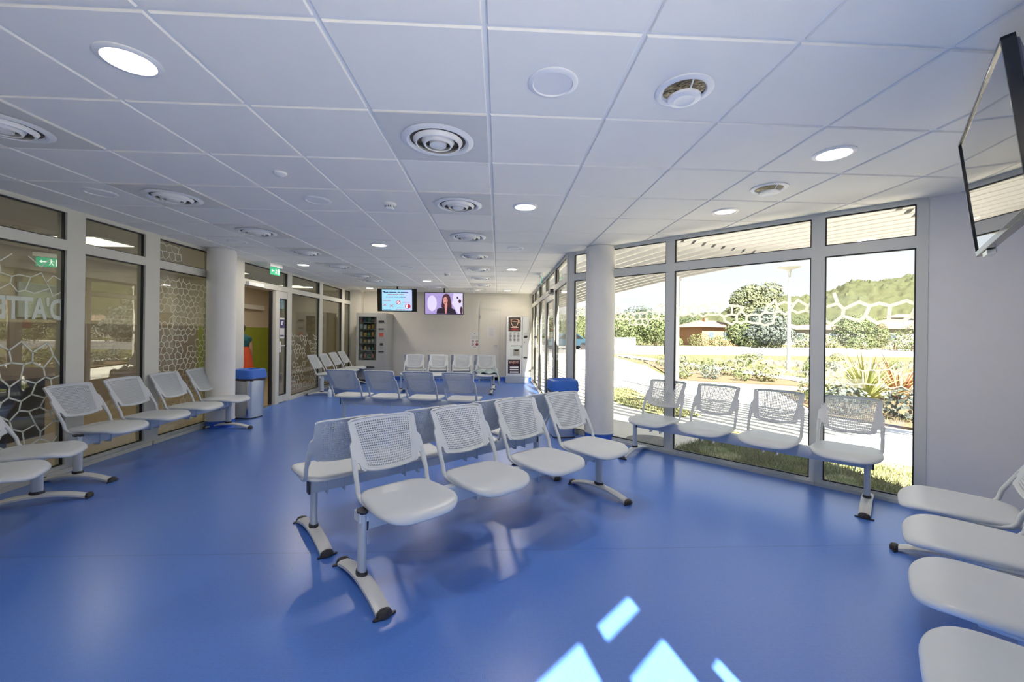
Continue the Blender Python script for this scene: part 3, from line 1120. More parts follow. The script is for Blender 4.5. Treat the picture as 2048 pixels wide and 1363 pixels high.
for (k, j, lab) in ((-1.5, 3.55, 'white smoke detector with slotted base in mid ceiling'), (-1.55, 10.6, 'far white smoke detector near the televisions')):
    x, y = on_tile(k, j)
    r = empty('smoke_detector', (x, y, CZ), 0, lab, 'smoke detector', 'ceiling smoke detectors')
    MB().lathe([(.055, 0), (.055, -.014), (.050, -.02), (.045, -.022)], n=28, cap=True).build('base', M_WHITE, r)
    MB().lathe([(.040, -.020), (.040, -.040), (.030, -.052), (.0001, -.055)], n=28).build('sensor_head', M_WHITE, r)
    sl = MB()
    for k2 in range(16):
        a = 2 * PI * k2 / 16
        sl.box((math.cos(a) * .0402, math.sin(a) * .0402, -.031), (.002, .006, .014), a)
    sl.build('slot', M_DARK, r)
x, y = on_tile(-2.5, 2.48)
tag(MB().lathe([(.045, 0), (.042, -.012), (.022, -.024), (.0001, -.027)], (x, y, CZ), 28).build('ceiling_sensor', M_WHITE), 'small white domed sensor on an empty ceiling tile at upper left', 'sensor')

# exit signs
M_SIGN = emit_mat('exit_green', (0.03, 0.42, 0.20), 0.55)
M_SIGNW = emit_mat('exit_white', (0.85, 0.95, 0.88), 0.8)


def exit_sign(x, y, z, rz, lab, wall=False):
    r = empty('exit_sign', (x, y, z), rz, lab, 'exit sign')
    MB().box((0, 0, -.03), (.30, .06, .06)).build('housing', M_WHITE, r, bevel=.006)
    if z < CZ - .05:
        MB().tube([(0, 0, -.01), (0, 0, 2.50 - z)], .006, 8).build('hanging_rod', M_STEEL, r)
    MB().box((0, 0, -.125), (.24, .008, .125)).build('green_panel', M_SIGN, r, smooth=0)
    for sg in (-1, 1):
        p = MB()
        yy = sg * .0046
        # arrow
        p.add([(-.09, yy, -.12), (-.065, yy, -.095), (-.065, yy, -.112), (-.02, yy, -.112), (-.02, yy, -.128), (-.065, yy, -.128), (-.065, yy, -.145)], [(0, 1, 2, 3, 4, 5, 6)])
        # door
        p.add([(.06, yy, -.08), (.10, yy, -.08), (.10, yy, -.17), (.06, yy, -.17)], [(0, 1, 2, 3)])
        # running figure
        p.add([(.020 + .008 * math.cos(k), yy, -.090 + .008 * math.sin(k)) for k in [2 * PI * q / 10 for q in range(10)]], [tuple(range(10))])
        p.add([(.012, yy, -.102), (.030, yy, -.102), (.026, yy, -.132), (.014, yy, -.132)], [(0, 1, 2, 3)])
        p.add([(.014, yy, -.130), (.020, yy, -.130), (.006, yy, -.165), (-.002, yy, -.160)], [(0, 1, 2, 3)])
        p.add([(.020, yy, -.130), (.027, yy, -.130), (.044, yy, -.160), (.036, yy, -.165)], [(0, 1, 2, 3)])
        p.add([(.026, yy, -.102), (.030, yy, -.108), (.050, yy, -.118), (.050, yy, -.112)], [(0, 1, 2, 3)])
        p.build('pictogram', M_SIGNW, r, smooth=0)
    return r


exit_sign(-3.79, 7.12, CZ, rad(82), 'green running-figure exit sign under the ceiling above the open door')
exit_sign(0.80, 7.7, CZ, rad(86), 'small exit sign seen edge-on above the entrance door on the right')
exit_sign(-6.2, 5.95, 2.38, rad(48), 'green exit sign with arrow seen through the large left glass panel')

# ------------------------------------------------------------------ televisions
def tv(loc, rz, tilt, w, h, lab, depth=.06, name='television'):
    r = empty(name, loc, 0, lab, 'television', 'televisions')
    r.rotation_euler = (tilt, 0, rz)
    fr_ = MB().box((0, depth / 2, 0), (w, depth * .5, h)).box((0, depth * .8, -.02), (w * .7, depth * .8, h * .7))
    fr_.build('casing', M_BLACK, r, bevel=.006)
    return r


# one: notice slide
T1 = tv((-2.515, 10.25, 2.135), rad(-4), rad(4), .985, .565, 'left television at the back showing a pale blue notice slide with red warning signs')
M_SL = emit_mat('slide_blue', (0.30, 0.56, 0.72), 0.9)
M_SLV = emit_mat('slide_lilac', (0.42, 0.50, 0.78), 0.9)
M_INK = emit_mat('slide_ink', (0.03, 0.06, 0.22), 0.5)
M_RED = emit_mat('slide_red', (0.45, 0.02, 0.05), 0.7)
M_WHT = emit_mat('slide_white', (0.85, 0.70, 0.80), 0.9)
MB().box((0, .0135, 0), (.965, .003, .54)).build('dark_screen', M_BLACK, T1, smooth=0)
sc = MB().box((-.08, .0115, 0), (.52 + .1, .002, .515)).build('slide', M_SL, T1, smooth=0)
MB().box((.155, .0105, 0), (.17, .001, .50)).build('slide_side', M_SLV, sc, smooth=0)


def bars(mb, x0, x1, z, h, words):
    x = x0
    tot = sum(words)
    for wd in words:
        w_ = (x1 - x0) * wd / tot
        mb.box((x + w_ * .45, .009, z), (w_ * .88, .001, h))
        x += w_


ink = MB()
bars(ink, -.35, .18, .190, .022, (5, 8, 3, 8))
bars(ink, -.30, .13, .075, .014, (2, 7, 5, 8))
ink.box((-.35, .009, .21), (.05, .001, .022))
bars(ink, -.36, -.20, -.235, .008, (4, 5, 4))
bars(ink, -.08, .09, -.19, .009, (4, 2, 5))
ink.build('slide_lines', M_INK, sc, smooth=0)
rd = MB()
bars(rd, -.27, .09, .137, .014, (6, 3, 5, 7))
bars(rd, -.36, -.20, -.015, .012, (5, 6))
bars(rd, .03, .20, -.055, .007, (2, 5, 4))
bars(rd, -.10, .10, -.235, .012, (4, 6, 4))


def ringsign(mb, cx, cz, r_, w_, slash=1, y=.0085):
    n = 20
    vs, fs = [], []
    for k in range(n):
        a = 2 * PI * k / n
        vs += [(cx + r_ * math.cos(a), y, cz + r_ * math.sin(a)), (cx + (r_ - w_) * math.cos(a), y, cz + (r_ - w_) * math.sin(a))]
    for k in range(n):
        a, b_ = 2 * k, 2 * ((k + 1) % n)
        fs.append((a, b_, b_ + 1, a + 1))
    mb.add(vs, fs)
    if slash:
        d = r_ * .7
        q = w_ * .45
        mb.add([(cx - d - q, y, cz - d * slash + q * slash), (cx - d + q, y, cz - d * slash - q * slash), (cx + d + q, y, cz + d * slash - q * slash), (cx + d - q, y, cz + d * slash + q * slash)], [(0, 1, 2, 3)])


def disc(mb, cx, cz, rx, rz_, y, n=20):
    mb.add([(cx + rx * math.cos(2 * PI * k / n), y, cz + rz_ * math.sin(2 * PI * k / n)) for k in range(n)], [tuple(range(n))])


rd.build('slide_red_lines', M_RED, sc, smooth=0)
rd = MB(); ringsign(rd, -.045, -.055, .048, .012, 1); rd.build('no_entry_sign', M_RED, sc, smooth=0)
rd = MB()
ringsign(rd, .150, -.150, .060, .012, 0)
rd.add([(.150, .0082, -.10), (.200, .0082, -.12), (.205, .0082, -.17), (.16, .0082, -.205), (.140, .0082, -.16)], [(0, 1, 2, 3, 4)])
rd.build('warning_sign', M_RED, sc, smooth=0)
for cx, cz in ((-.33, -.12), (-.19, -.14)):
    rd = MB()
    for sg in (-1, 1):
        rd.add([(cx - .035, .0085, cz - .03 * sg - .006), (cx - .035, .0085, cz - .03 * sg + .006), (cx + .035, .0085, cz + .03 * sg + .006), (cx + .035, .0085, cz + .03 * sg - .006)], [(0, 1, 2, 3)])
    rd.build('cross_mark', M_RED, sc, smooth=0)
wt = MB()
disc(wt, -.045, -.055, .04, .04, .0095)
disc(wt, .150, -.150, .054, .054, .0095)
wt.build('sign_ground', M_WHT, sc, smooth=0)
for o_ in [sc] + list(sc.children):
    o_.data.transform(Matrix(((1.19, 0, 0, .089), (0, 1, 0, 0), (0, 0, 1, 0), (0, 0, 0, 1))))
MB().tube([(0, .06, .2), (0, .06, .365)], .02, 10).build('ceiling_pole', M_BLACK, T1)

# two: film still, a dark haired person against a lilac wall
T2 = tv((-1.385, 10.45, 2.085), rad(-1), rad(4), .985, .565, 'right television at the back showing a person with long dark hair in a lilac room')
M_LIL = emit_mat('film_lilac', (0.30, 0.24, 0.50), 0.9)
M_LIL2 = emit_mat('film_pale', (0.55, 0.50, 0.72), 0.9)
M_HAIR = emit_mat('film_hair', (0.045, 0.010, 0.018), 0.8)
M_SKIN2 = emit_mat('film_skin', (0.55, 0.24, 0.22), 0.8)
M_JKT = emit_mat('film_jacket', (0.012, 0.006, 0.018), 0.8)
MB().box((0, .0135, 0), (.965, .003, .54)).build('dark_screen', M_BLACK, T2, smooth=0)
sc = MB().box((0, .0115, 0), (.95, .002, .53)).build('picture', M_LIL, T2, smooth=0)
pv = MB()
pv.add([(.24, .010, .26), (.47, .010, .26), (.47, .010, -.26), (.36, .010, -.26), (.20, .010, 0)], [(0, 1, 2, 3, 4)])
pv.build('picture_wall', M_LIL2, sc, smooth=0)
pv = MB(); disc(pv, -.30, 0, .12, .2, .010)
pv.build('picture_glow', M_LIL2, sc, smooth=0)
hv = MB()
disc(hv, .06, .11, .105, .135, .009)
hv.add([(-.045, .009, .12), (.165, .009, .12), (.20, .009, -.10), (.14, .009, -.16), (-.02, .009, -.16), (-.065, .009, -.08)], [(0, 1, 2, 3, 4, 5)])
disc(hv, .40, .06, .035, .05, .009); disc(hv, .44, -.17, .03, .10, .009); disc(hv, .34, .15, .02, .03, .009)
hv.build('picture_hair', M_HAIR, sc, smooth=0)
jv = MB().add([(-.19, .0085, -.26), (-.17, .0085, -.14), (-.03, .0085, -.10), (.15, .0085, -.10), (.27, .0085, -.15), (.32, .0085, -.26)], [(0, 1, 2, 3, 4, 5)])
jv.build('picture_jacket', M_JKT, sc, smooth=0)
fv = MB()
disc(fv, .035, .07, .058, .095, .008)
fv.add([(.02, .0078, .0), (.085, .0078, .0), (.08, .0078, -.09), (.065, .0078, -.25), (.035, .0078, -.25), (.02, .0078, -.09)], [(0, 1, 2, 3, 4, 5)])
fv.build('picture_face', M_SKIN2, sc, smooth=0)
ev = MB()
disc(ev, .01, .095, .012, .006, .0075); disc(ev, .058, .095, .012, .006, .0075); disc(ev, .03, .015, .020, .010, .0075)
ev.build('picture_features', M_HAIR, sc, smooth=0)
MB().tube([(0, .06, .2), (0, .06, .42)], .02, 10).build('ceiling_pole', M_BLACK, T2)

# three: the big switched off one hanging at the right
P1 = Vector((2.227, 1.888, 2.301)); P2 = Vector((2.273, 1.843, 1.745)); P3 = Vector((1.551, 1.200, 2.301)); P4 = Vector((1.597, 1.155, 1.745))
T3 = empty('television', (P1 + P2 + P3 + P4) / 4, 0, 'large switched-off black television hanging on the right wall, reflecting the windows', 'television', 'televisions')
ex = (P1 - P3).normalized(); ez = (P1 - P2).normalized(); ey = ez.cross(ex).normalized()
T3.rotation_euler = Matrix(((ex.x, ey.x, ez.x), (ex.y, ey.y, ez.y), (ex.z, ey.z, ez.z))).to_euler()
# ey points to the wall
back = 1 if ey.dot(Vector((DR.x, DR.y, 0))) > 0 else -1
W3, H3 = .964, .556
q = back
bz = MB()
t = .012
bz.box((0, q * .016, H3 / 2 - t / 2), (W3, .032, t)).box((0, q * .016, -H3 / 2 + t), (W3, .032, t * 2)).box((-W3 / 2 + t / 2, q * .016, 0), (t, .032, H3)).box((W3 / 2 - t / 2, q * .016, 0), (t, .032, H3))
bz.build('bezel', M_BLACK, T3, smooth=0, bevel=.002)
MB().box((0, q * .008, .006), (W3 - 2 * t, .004, H3 - 3 * t)).build('screen', M_SCREENOFF, T3, smooth=0)
hs = MB()
hs.rings([[(x * k, y, z * k2) for x, z in ((-W3 / 2, -H3 / 2), (W3 / 2, -H3 / 2), (W3 / 2, H3 / 2), (-W3 / 2, H3 / 2))] for y, k, k2 in ((q * .018, .985, .97), (q * .040, .97, .95), (q * .085, .72, .66))], True)
hs.build('rear_housing', mat('tv_grey', (0.10, 0.10, 0.13), 0.4, var=.01), T3, smooth=20)
MB().box((.30, -q * .001 + q * .02, -H3 / 2 - .012), (.10, .03, .022)).build('control_bar', M_STEEL, T3, smooth=0, bevel=.003)
am = MB()
am.tube([(-.05, q * .08, .05), (-.05, q * .44, .10)], .022, 10).box((-.05, q * .09, .05), (.35, .02, .30)).box((-.05, q * .45, .10), (.12, .012, .25))
am.build('wall_arm', M_BLACK, T3)

# ------------------------------------------------------------------ snack vending machine
VM = empty('vending_machine', (-3.33, 10.90, 0), 0, 'grey glass-fronted snack vending machine in the back left corner', 'vending machine')
MV = mat('vending_grey', (0.42, 0.42, 0.40), 0.45, var=.01)
MVD = mat('vending_inside', (0.05, 0.065, 0.065), 0.5, var=.1)
vb = MB()
vb.mm((-.385, .06, .08), (-.36, .74, 1.84)); vb.mm((.36, .06, .08), (.385, .74, 1.84)); vb.mm((-.36, .06, 1.80), (.36, .74, 1.84)); vb.mm((-.36, .60, .08), (.36, .74, 1.80)); vb.mm((-.36, .06, .08), (.36, .60, .56))
vb.mm((.17, .06, .56), (.36, .60, 1.80))
vb.build('cabinet', MV, VM, smooth=0)
dr = MB()
dr.mm((-.385, 0, 1.74), (.385, .055, 1.84)); dr.mm((-.385, 0, .56), (-.325, .055, 1.74)); dr.mm((.135, 0, .56), (.385, .055, 1.74)); dr.mm((-.325, 0, .56), (.135, .055, .60)); dr.mm((-.385, 0, .10), (.385, .055, .56))
dr = dr.build('door', MV, VM, smooth=0)
MB().box((-.095, .02, 1.17), (.46, .006, 1.14)).build('glass_pane', M_GLASSIN, dr, smooth=0)
MB().mm((-.355, .50, .57), (.165, .59, 1.79)).build('back_panel', MVD, VM, smooth=0)
MB().mm((-.30, -.004, .40), (.09, .002, .435)).build('collection_slot', M_DARK, dr, smooth=0)
kb = MB()
for i in range(3):
    for j in range(4):
        kb.box((-.02 + .05 * i, -.004, .20 + .035 * j), (.03, .008, .02))
kb.build('vent_grille', M_STEEL, dr, smooth=0)
MB().mm((-.38, .03, 0), (.38, .72, .08)).build('plinth', M_DARK, VM, smooth=0)
cp = MB()
cp.box((.26, -.004, 1.62), (.14, .008, .05)).box((.26, -.004, 1.42), (.14, .008, .03)).box((.26, -.004, .82), (.14, .008, .03)).box((.27, -.006, 1.02), (.08, .012, .06))
cp.build('control_panel', M_DARK, dr, smooth=0)
MB().box((.265, -.006, 1.27), (.10, .010, .10)).build('keypad', mat('keypad_red', (.6, .12, .08), .5), dr, smooth=0)
rnd = random.Random(7)
CN = ['red', 'green', 'cream', 'orange', 'navy', 'purple-red', 'grey', 'white']
ROWN = ['bottom', 'second lowest', 'third lowest', 'third highest', 'second highest', 'top']
COLN = ['leftmost', 'second from left', 'middle', 'second from right', 'rightmost']
cols_ = [(.65, .10, .08), (.10, .35, .20), (.75, .70, .55), (.80, .45, .10), (.08, .12, .22), (.55, .08, .20), (.30, .30, .32), (.75, .75, .72)]
SM = [mat('snack_%d' % i, c_, .4, var=.08, vscale=30) for i, c_ in enumerate(cols_)]
nsn = 0
for j, z in enumerate((.66, .86, 1.05, 1.23, 1.42, 1.60)):
    MB().mm((-.355, .09, z - .015), (.165, .48, z - .005)).build('shelf', M_STEEL, VM, smooth=0)
    for i in range(5):
        x_ = -.29 + i * .098
        wv = .066
        hh = rnd.uniform(.09, .14)
        ci = rnd.randrange(len(SM))
        m_ = SM[ci]
        if j in (0, 1):
            sb = MB().lathe([(.028, 0), (.030, .01), (.030, hh * .6), (.012, hh * .85), (.012, hh)], n=12, cap=True)
            kind_ = 'drink bottle'
            nm = 'drink_bottle'
        else:
            sb = MB().rings([[(-wv / 2, -.004, 0), (wv / 2, -.004, 0), (wv / 2, .004, 0), (-wv / 2, .004, 0)], [(-wv / 2, -.022, hh * .3), (wv / 2, -.022, hh * .3), (wv / 2, .02, hh * .3), (-wv / 2, .02, hh * .3)],
                             [(-wv / 2, -.020, hh * .75), (wv / 2, -.020, hh * .75), (wv / 2, .018, hh * .75), (-wv / 2, .018, hh * .75)], [(-wv / 2, -.004, hh), (wv / 2, -.004, hh), (wv / 2, .004, hh), (-wv / 2, .004, hh)]], True)
            kind_ = 'snack packet'
            nm = 'snack_packet'
        o = sb.build(nm, m_)
        o.location = (-3.33 + x_, 10.90 + .14, z - .004)
        tag(o, '%s %s, %s on the %s shelf inside the vending machine' % (CN[ci], kind_, COLN[i], ROWN[j]), kind_, 'drink bottles in the vending machine' if nm == 'drink_bottle' else 'snack packets in the vending machine')

# ------------------------------------------------------------------ coffee machine
CM = empty('coffee_machine', (0.525, 11.05, 0), 0, 'tall silver coffee vending machine with cup picture by the back wall', 'coffee machine')
MC = mat('coffee_silver', (0.52, 0.54, 0.55), 0.35, metal=.3, var=.01)
MCB = mat('coffee_panel_brown', (0.06, 0.045, 0.035), 0.4, var=.03)
MCD = mat('coffee_panel_plum', (0.035, 0.008, 0.014), 0.4, var=.03)
MPK = mat('coffee_pink', (0.85, 0.55, 0.42), 0.5, var=.01)
bd = MB().mm((-.305, .03, .17), (.305, .58, 1.81)).build('cabinet', MC, CM, smooth=0)
MB().mm((-.31, .01, .01), (.31, .58, .17)).build('plinth', MC, CM, smooth=0)
df = MB()
df.mm((-.30, 0, .18), (.12, .03, .96)); df.mm((-.30, 0, 1.02), (.12, .03, 1.80)); df.mm((-.30, 0, .96), (-.17, .03, 1.02))
df.mm((.135, 0, .18), (.30, .03, 1.80))
dfo = df.build('front_door', mat('coffee_front', (0.70, 0.71, 0.70), 0.35, metal=.1, var=.01), CM, smooth=0)
p_ = MB().box((-.085, -.004, 1.59), (.33, .008, .38)).build('picture_panel', MCB, dfo, smooth=0)
cup = MB()
yy = -.010
cup.tube([(-.19, yy, 1.69), (-.165, yy, 1.60), (-.13, yy, 1.53), (-.04, yy, 1.53), (-.005, yy, 1.60), (.018, yy, 1.69)], .007, 6)
cup.tube([(-.085 + .104 * math.cos(2 * PI * k / 20), yy, 1.70 + .032 * math.sin(2 * PI * k / 20)) for k in range(21)], .007, 6)
cup.tube([(.018, yy, 1.69), (.050, yy, 1.69), (.055, yy, 1.655), (.030, yy, 1.625), (.005, yy, 1.63)], .007, 6)
cup.tube([(-.19, yy, 1.515), (-.13, yy, 1.50), (-.04, yy, 1.50), (.02, yy, 1.515)], .009, 6)
cup.build('cup_picture', MPK, dfo)
MB().box((-.085, -.0085, 1.45), (.20, .002, .035)).build('caption_band', mat('caption_red', (.30, .03, .03), .5), dfo, smooth=0)
bt = MB()
for i in range(3):
    for j in range(7):
        bt.box((-.19 + .105 * i, -.003, 1.15 + .035 * j), (.055, .006, .018))
bt.build('selection_buttons', mat('button_grey', (.16, .16, .16), .4), dfo, smooth=0)
MB().box((-.05, .0, .86), (.26, .012, .28)).build('serving_bay', mat('bay_light', (.62, .66, .66), .3), dfo, smooth=0, bevel=.004)
MB().box((-.03, -.008, .83), (.16, .01, .17)).build('cup_niche', mat('bay_taupe', (.36, .33, .29), .5), dfo, smooth=0)
MB().add([(-.09, -.016, .91), (.03, -.016, .91), (.03, -.016, .885), (.01, -.016, .87), (-.07, -.016, .87), (-.09, -.016, .885)], [(0, 1, 2, 3, 4, 5)]).build('spout', M_DARK, dfo, smooth=0)
p2 = MB().box((-.085, -.004, .45), (.33, .008, .37)).build('enjoy_panel', MCD, dfo, smooth=0)
Mt = Matrix(((1, 0, 0, -.085), (0, 0, -1, -.0095), (0, 1, 0, .565), (0, 0, 0, 1)))
text_mesh('ENJOY!', .082, 'enjoy_lettering', MPK, dfo, Mt)
wl = MB()
for z in (.30, .365, .43):
    wl.box((-.085, -.009, z), (.23, .002, .034))
wl.build('price_strips', M_WHITE, dfo, smooth=0)
sd = MB()
sd.box((.215, -.004, 1.26), (.10, .008, .06)).box((.215, -.004, .69), (.10, .008, .035)).box((.19, -.004, 1.11), (.02, .008, .02))
sd.box((.215, -.003, 1.335), (.09, .006, .008))
sd.build('payment_slots', M_DARK, dfo, smooth=0)

# ------------------------------------------------------------------ papers
M_PAPER = mat('paper', (0.70, 0.69, 0.67), 0.8, var=.01)
r = tag(MB().box((-0.66, YB - .003, 1.15), (.30, .004, .44)).build('notice_poster', M_PAPER, smooth=0), 'white notice with red warning signs taped to the back wall', 'poster')
k = MB()
for cx, cz in ((-.72, 1.11), (-.60, 1.11), (-.72, 1.02)):
    ringsign(k, cx, cz, .036, .010, 1, YB - .0065)
disc(k, -.60, 1.02, .040, .040, YB - .0065)
k.build('warning_signs', mat('poster_red', (.25, .03, .05), .6), r, smooth=0)
k = MB()
k.box((-.66, YB - .006, 1.33), (.03, .001, .025)).box((-.66, YB - .006, .95), (.08, .001, .012))
for z in (1.25, 1.22, 1.19):
    k.box((-.66, YB - .006, z), (.17, .001, .006))
k.build('printed_lines', mat('print_grey', (.18, .17, .17), .7), r, smooth=0)
r = tag(MB().box((-0.20, YB - .016, 1.37), (.22, .003, .31)).build('paper_notice', M_PAPER, smooth=0), 'plain printed sheet taped to the closed door in the back wall', 'poster')
k = MB()
for i in range(9):
    k.box((-.20, YB - .018, 1.48 - .028 * i), (.15 - .02 * (i % 3), .001, .007))
k.build('printed_lines', mat('print_pale', (.45, .43, .45), .7), r, smooth=0)
# sheets on the narrow glass leaf
for (z, m_, lab) in ((1.50, mat('poster_violet', (.10, .09, .30), .6, var=.2, vscale=20), 'violet printed sheet on the narrow glass door leaf, upper of two'), (1.30, M_PAPER, 'white printed sheet on the narrow glass door leaf, lower of two')):
    o = MB().box((7.91, -0.010, z), (.165, .003, .19), M=ML).build('door_notice', m_, smooth=0)
    tag(o, lab, 'poster')
    k = MB()
    if z > 1.4:
        k.box((7.91, -0.0125, z + .075), (.16, .001, .03), M=ML)
        Md = ML
        k.box((7.90, -0.0125, z - .01), (.05, .001, .07), M=ML).box((7.94, -0.0125, z + .02), (.03, .001, .03), M=ML)
        k.build('white_figure', M_WHITE, o, smooth=0)
    else:
        k.box((7.91, -0.0125, z - .045), (.13, .001, .03), M=ML)
        k.build('printed_lines', mat('print_violet', (.06, .05, .12), .7), o, smooth=0)
o = tag(MB().box((XR - .004, 8.42, 1.42), (.004, .16, .16)).build('fire_call_sign', mat('sign_red', (.55, .02, .02), .4), smooth=0), 'small red square sign on the glass beside the entrance door', 'sign')

# hand gel bottle on the floor
GB = empty('gel_bottle', (-3.42, 8.52, 0), 0, 'clear pump bottle standing on the floor beside the far left bench', 'bottle')
MB().lathe([(.036, 0), (.040, .01), (.040, .12), (.032, .15), (.014, .165), (.014, .18)], n=20, cap=True).build('bottle_body', mat('clear_plastic', (.70, .76, .80), .12, var=.01), GB)
pm = MB().tube([(0, 0, .178), (0, 0, .215), (-.035, 0, .212)], .007, 8).lathe([(.016, .165), (.016, .185)], n=14, cap=True)
pm.build('pump', M_WHITE, GB)

# cloth left on the last seat of the far bench
rnd = random.Random(5)
N = 30
vs, fs = [], []
for j in range(N + 1):
    for i in range(N + 1):
        s_, t_ = i / N, j / N
        x_ = -.55 + .66 * s_
        y_ = 9.02 + .38 * t_ + .03 * math.sin(s_ * 9)
        z_ = .475 + .045 * noise.noise(Vector((s_ * 7, t_ * 5, 0))) + .022 * math.sin(s_ * 21 + t_ * 4) + .035 * math.exp(-((t_ - .9) / .2) ** 2)
        if x_ > -.02:
            e_ = (x_ + .02) / .13
            z_ = z_ - .30 * e_ * (1 - .5 * t_)
            x_ = -.02 + .045 * e_ ** .5 + .01 * math.sin(t_ * 20)
        z_ = max(z_, .10)
        vs.append((x_, y_, z_))
for j in range(N):
    for i in range(N):
        a = j * (N + 1) + i
        fs.append((a, a + 1, a + N + 2, a + N + 1))
o = MB().add(vs, fs).build('draped_cloth', mat('pale_blue_cloth', (.38, .47, .50), .8, var=.08, vscale=10), smooth=80)
sm = o.modifiers.new('thickness', 'SOLIDIFY'); sm.thickness = .006
tag(o, 'crumpled pale blue-grey garment left on the right end seat of the far bench', 'garment')

# ------------------------------------------------------------------ corridor things
M_PANEL = emit_mat('panel_light', (1.0, 0.90, 0.74), 1.6)
for i, (x, y) in enumerate(((-5.3, 3.0), (-5.3, 5.6), (-5.3, 8.2), (-5.3, 10.8))):
    r = empty('ceiling_panel_light', (x, y, 2.50), 0, ['square lit ceiling panel in the room behind the largest left pane', 'lit ceiling panel seen through the narrow left panes', 'lit ceiling panel in the corridor beyond the open door', 'farthest lit ceiling panel in the corridor'][i], 'ceiling light', 'corridor ceiling panels')
    MB().box((0, 0, -.008), (.62, .62, .016)).build('frame', M_WHITE, r, smooth=0)
    MB().box((0, 0, -.018), (.56, .56, .006)).build('diffuser', M_PANEL, r, smooth=0)
    ld = bpy.data.lights.new('panel_lamp', 'AREA')
    ld.shape = 'SQUARE'; ld.size = .55; ld.energy = CORR_W; ld.color = (1.0, .88, .70)
    lo = bpy.data.objects.new('panel_lamp', ld); COL.objects.link(lo); lo.parent = r; lo.location = (0, 0, -.03)
r = empty('corridor_wall_box', (-6.74, 11.0, 2.02), 0, 'black box with grey rail on the beige corridor wall above the green', 'wall unit')
MB().box((0, -.65, .03), (.14, .42, .24)).build('black_box', M_BLACK, r, smooth=0)
MB().box((0, .25, -.04), (.16, 1.5, .12)).build('grey_rail', M_PLATE, r, smooth=0)
# pinboard wall and furniture behind the first pane
o = tag(MB().mm((-6.79, 2.2, .45), (-6.72, 5.6, 1.62)).build('pinboard', mat('pink_board', (.34, .21, .19), .8, var=.1, vscale=2.5, sub=(.22, .17, .2)), smooth=0), 'brownish pink pinboard on the wall behind the largest left pane', 'board')
pn = MB()
rnd = random.Random(9)
for _ in range(26):
    yy_, zz_ = rnd.uniform(2.4, 5.4), rnd.uniform(.6, 1.5)
    pn.add([(-6.718, yy_ + .05 * math.cos(2 * PI * k / 10), zz_ + .05 * math.sin(2 * PI * k / 10)) for k in range(10)], [tuple(range(10))])
pn.build('pinned_discs', mat('disc_rose', (.55, .30, .28), .7), o, smooth=0)
tag(MB().mm((-6.79, 6.1, 1.5), (-6.76, 6.9, 2.0)).build('whiteboard', mat('whiteboard', (.55, .60, .58), .4), smooth=0, bevel=.004), 'pale grey whiteboard on the wall above the pinboard', 'board')
dk = empty('counter_desk', (-6.0, 4.0, 0), 0, 'dark counter desk standing in front of the pinboard behind the left glass', 'desk')
MB().mm((-.35, -1.3, .70), (.35, 1.5, .74)).build('worktop', mat('desk_brown', (.16, .11, .08), .5), dk, smooth=0)
MB().mm((.25, -1.25, 0), (.29, 1.45, .70)).build('front_panel', mat('desk_dark', (.07, .065, .08), .5), dk, smooth=0)
for y_ in (-1.25, 1.42):
    MB().mm((-.33, y_, 0), (.25, y_ + .03, .70)).build('side_panel', mat('desk_dark', (.07, .065, .08), .5), dk, smooth=0)
for (x, y, w_, d_, h_, c_, lab) in ((-5.35, 3.55, .3, .5, .34, (.35, .04, .05), 'red crate on the floor behind the left glass'), (-5.3, 4.35, .35, .4, .45, (.03, .04, .12), 'navy storage box on the floor behind the left glass'), (-5.45, 2.8, .3, .4, .55, (.03, .03, .035), 'black storage box on the floor behind the left glass')):
    r = empty('storage_box', (x, y, 0), .2, lab, 'box')
    MB().rings([rrect(w_, d_, .03, 3, 0), rrect(w_ * 1.06, d_ * 1.06, .03, 3, h_)], True).build('box_body', mat('box_' + lab.split()[0], c_, .5), r)
    MB().rings([rrect(w_ * 1.1, d_ * 1.1, .03, 3, h_), rrect(w_ * 1.1, d_ * 1.1, .03, 3, h_ + .03)], True).build('box_lid', mat('boxlid_' + lab.split()[0], tuple(min(1, v * 1.5) for v in c_), .5), r)

# person in the doorway (mostly hidden by the door post)
def skin_body(name, verts, edges, radii, m, parent, sub=2):
    me_ = bpy.data.meshes.new(name)
    me_.from_pydata(verts, edges, [])
    o_ = bpy.data.objects.new(name, me_)
    COL.objects.link(o_)
    sk = o_.modifiers.new('skin', 'SKIN')
    me_.skin_vertices.new() if not me_.skin_vertices else None
    for i_, r_ in enumerate(radii):
        sv = me_.skin_vertices[0].data[i_]
        sv.radius = (r_, r_) if not isinstance(r_, tuple) else r_
        sv.use_root = (i_ == 0)
    ss = o_.modifiers.new('smooth', 'SUBSURF'); ss.levels = sub; ss.render_levels = sub
    me_.materials.append(m)
    sk.use_smooth_shade = True
    o_.parent = parent
    return o_


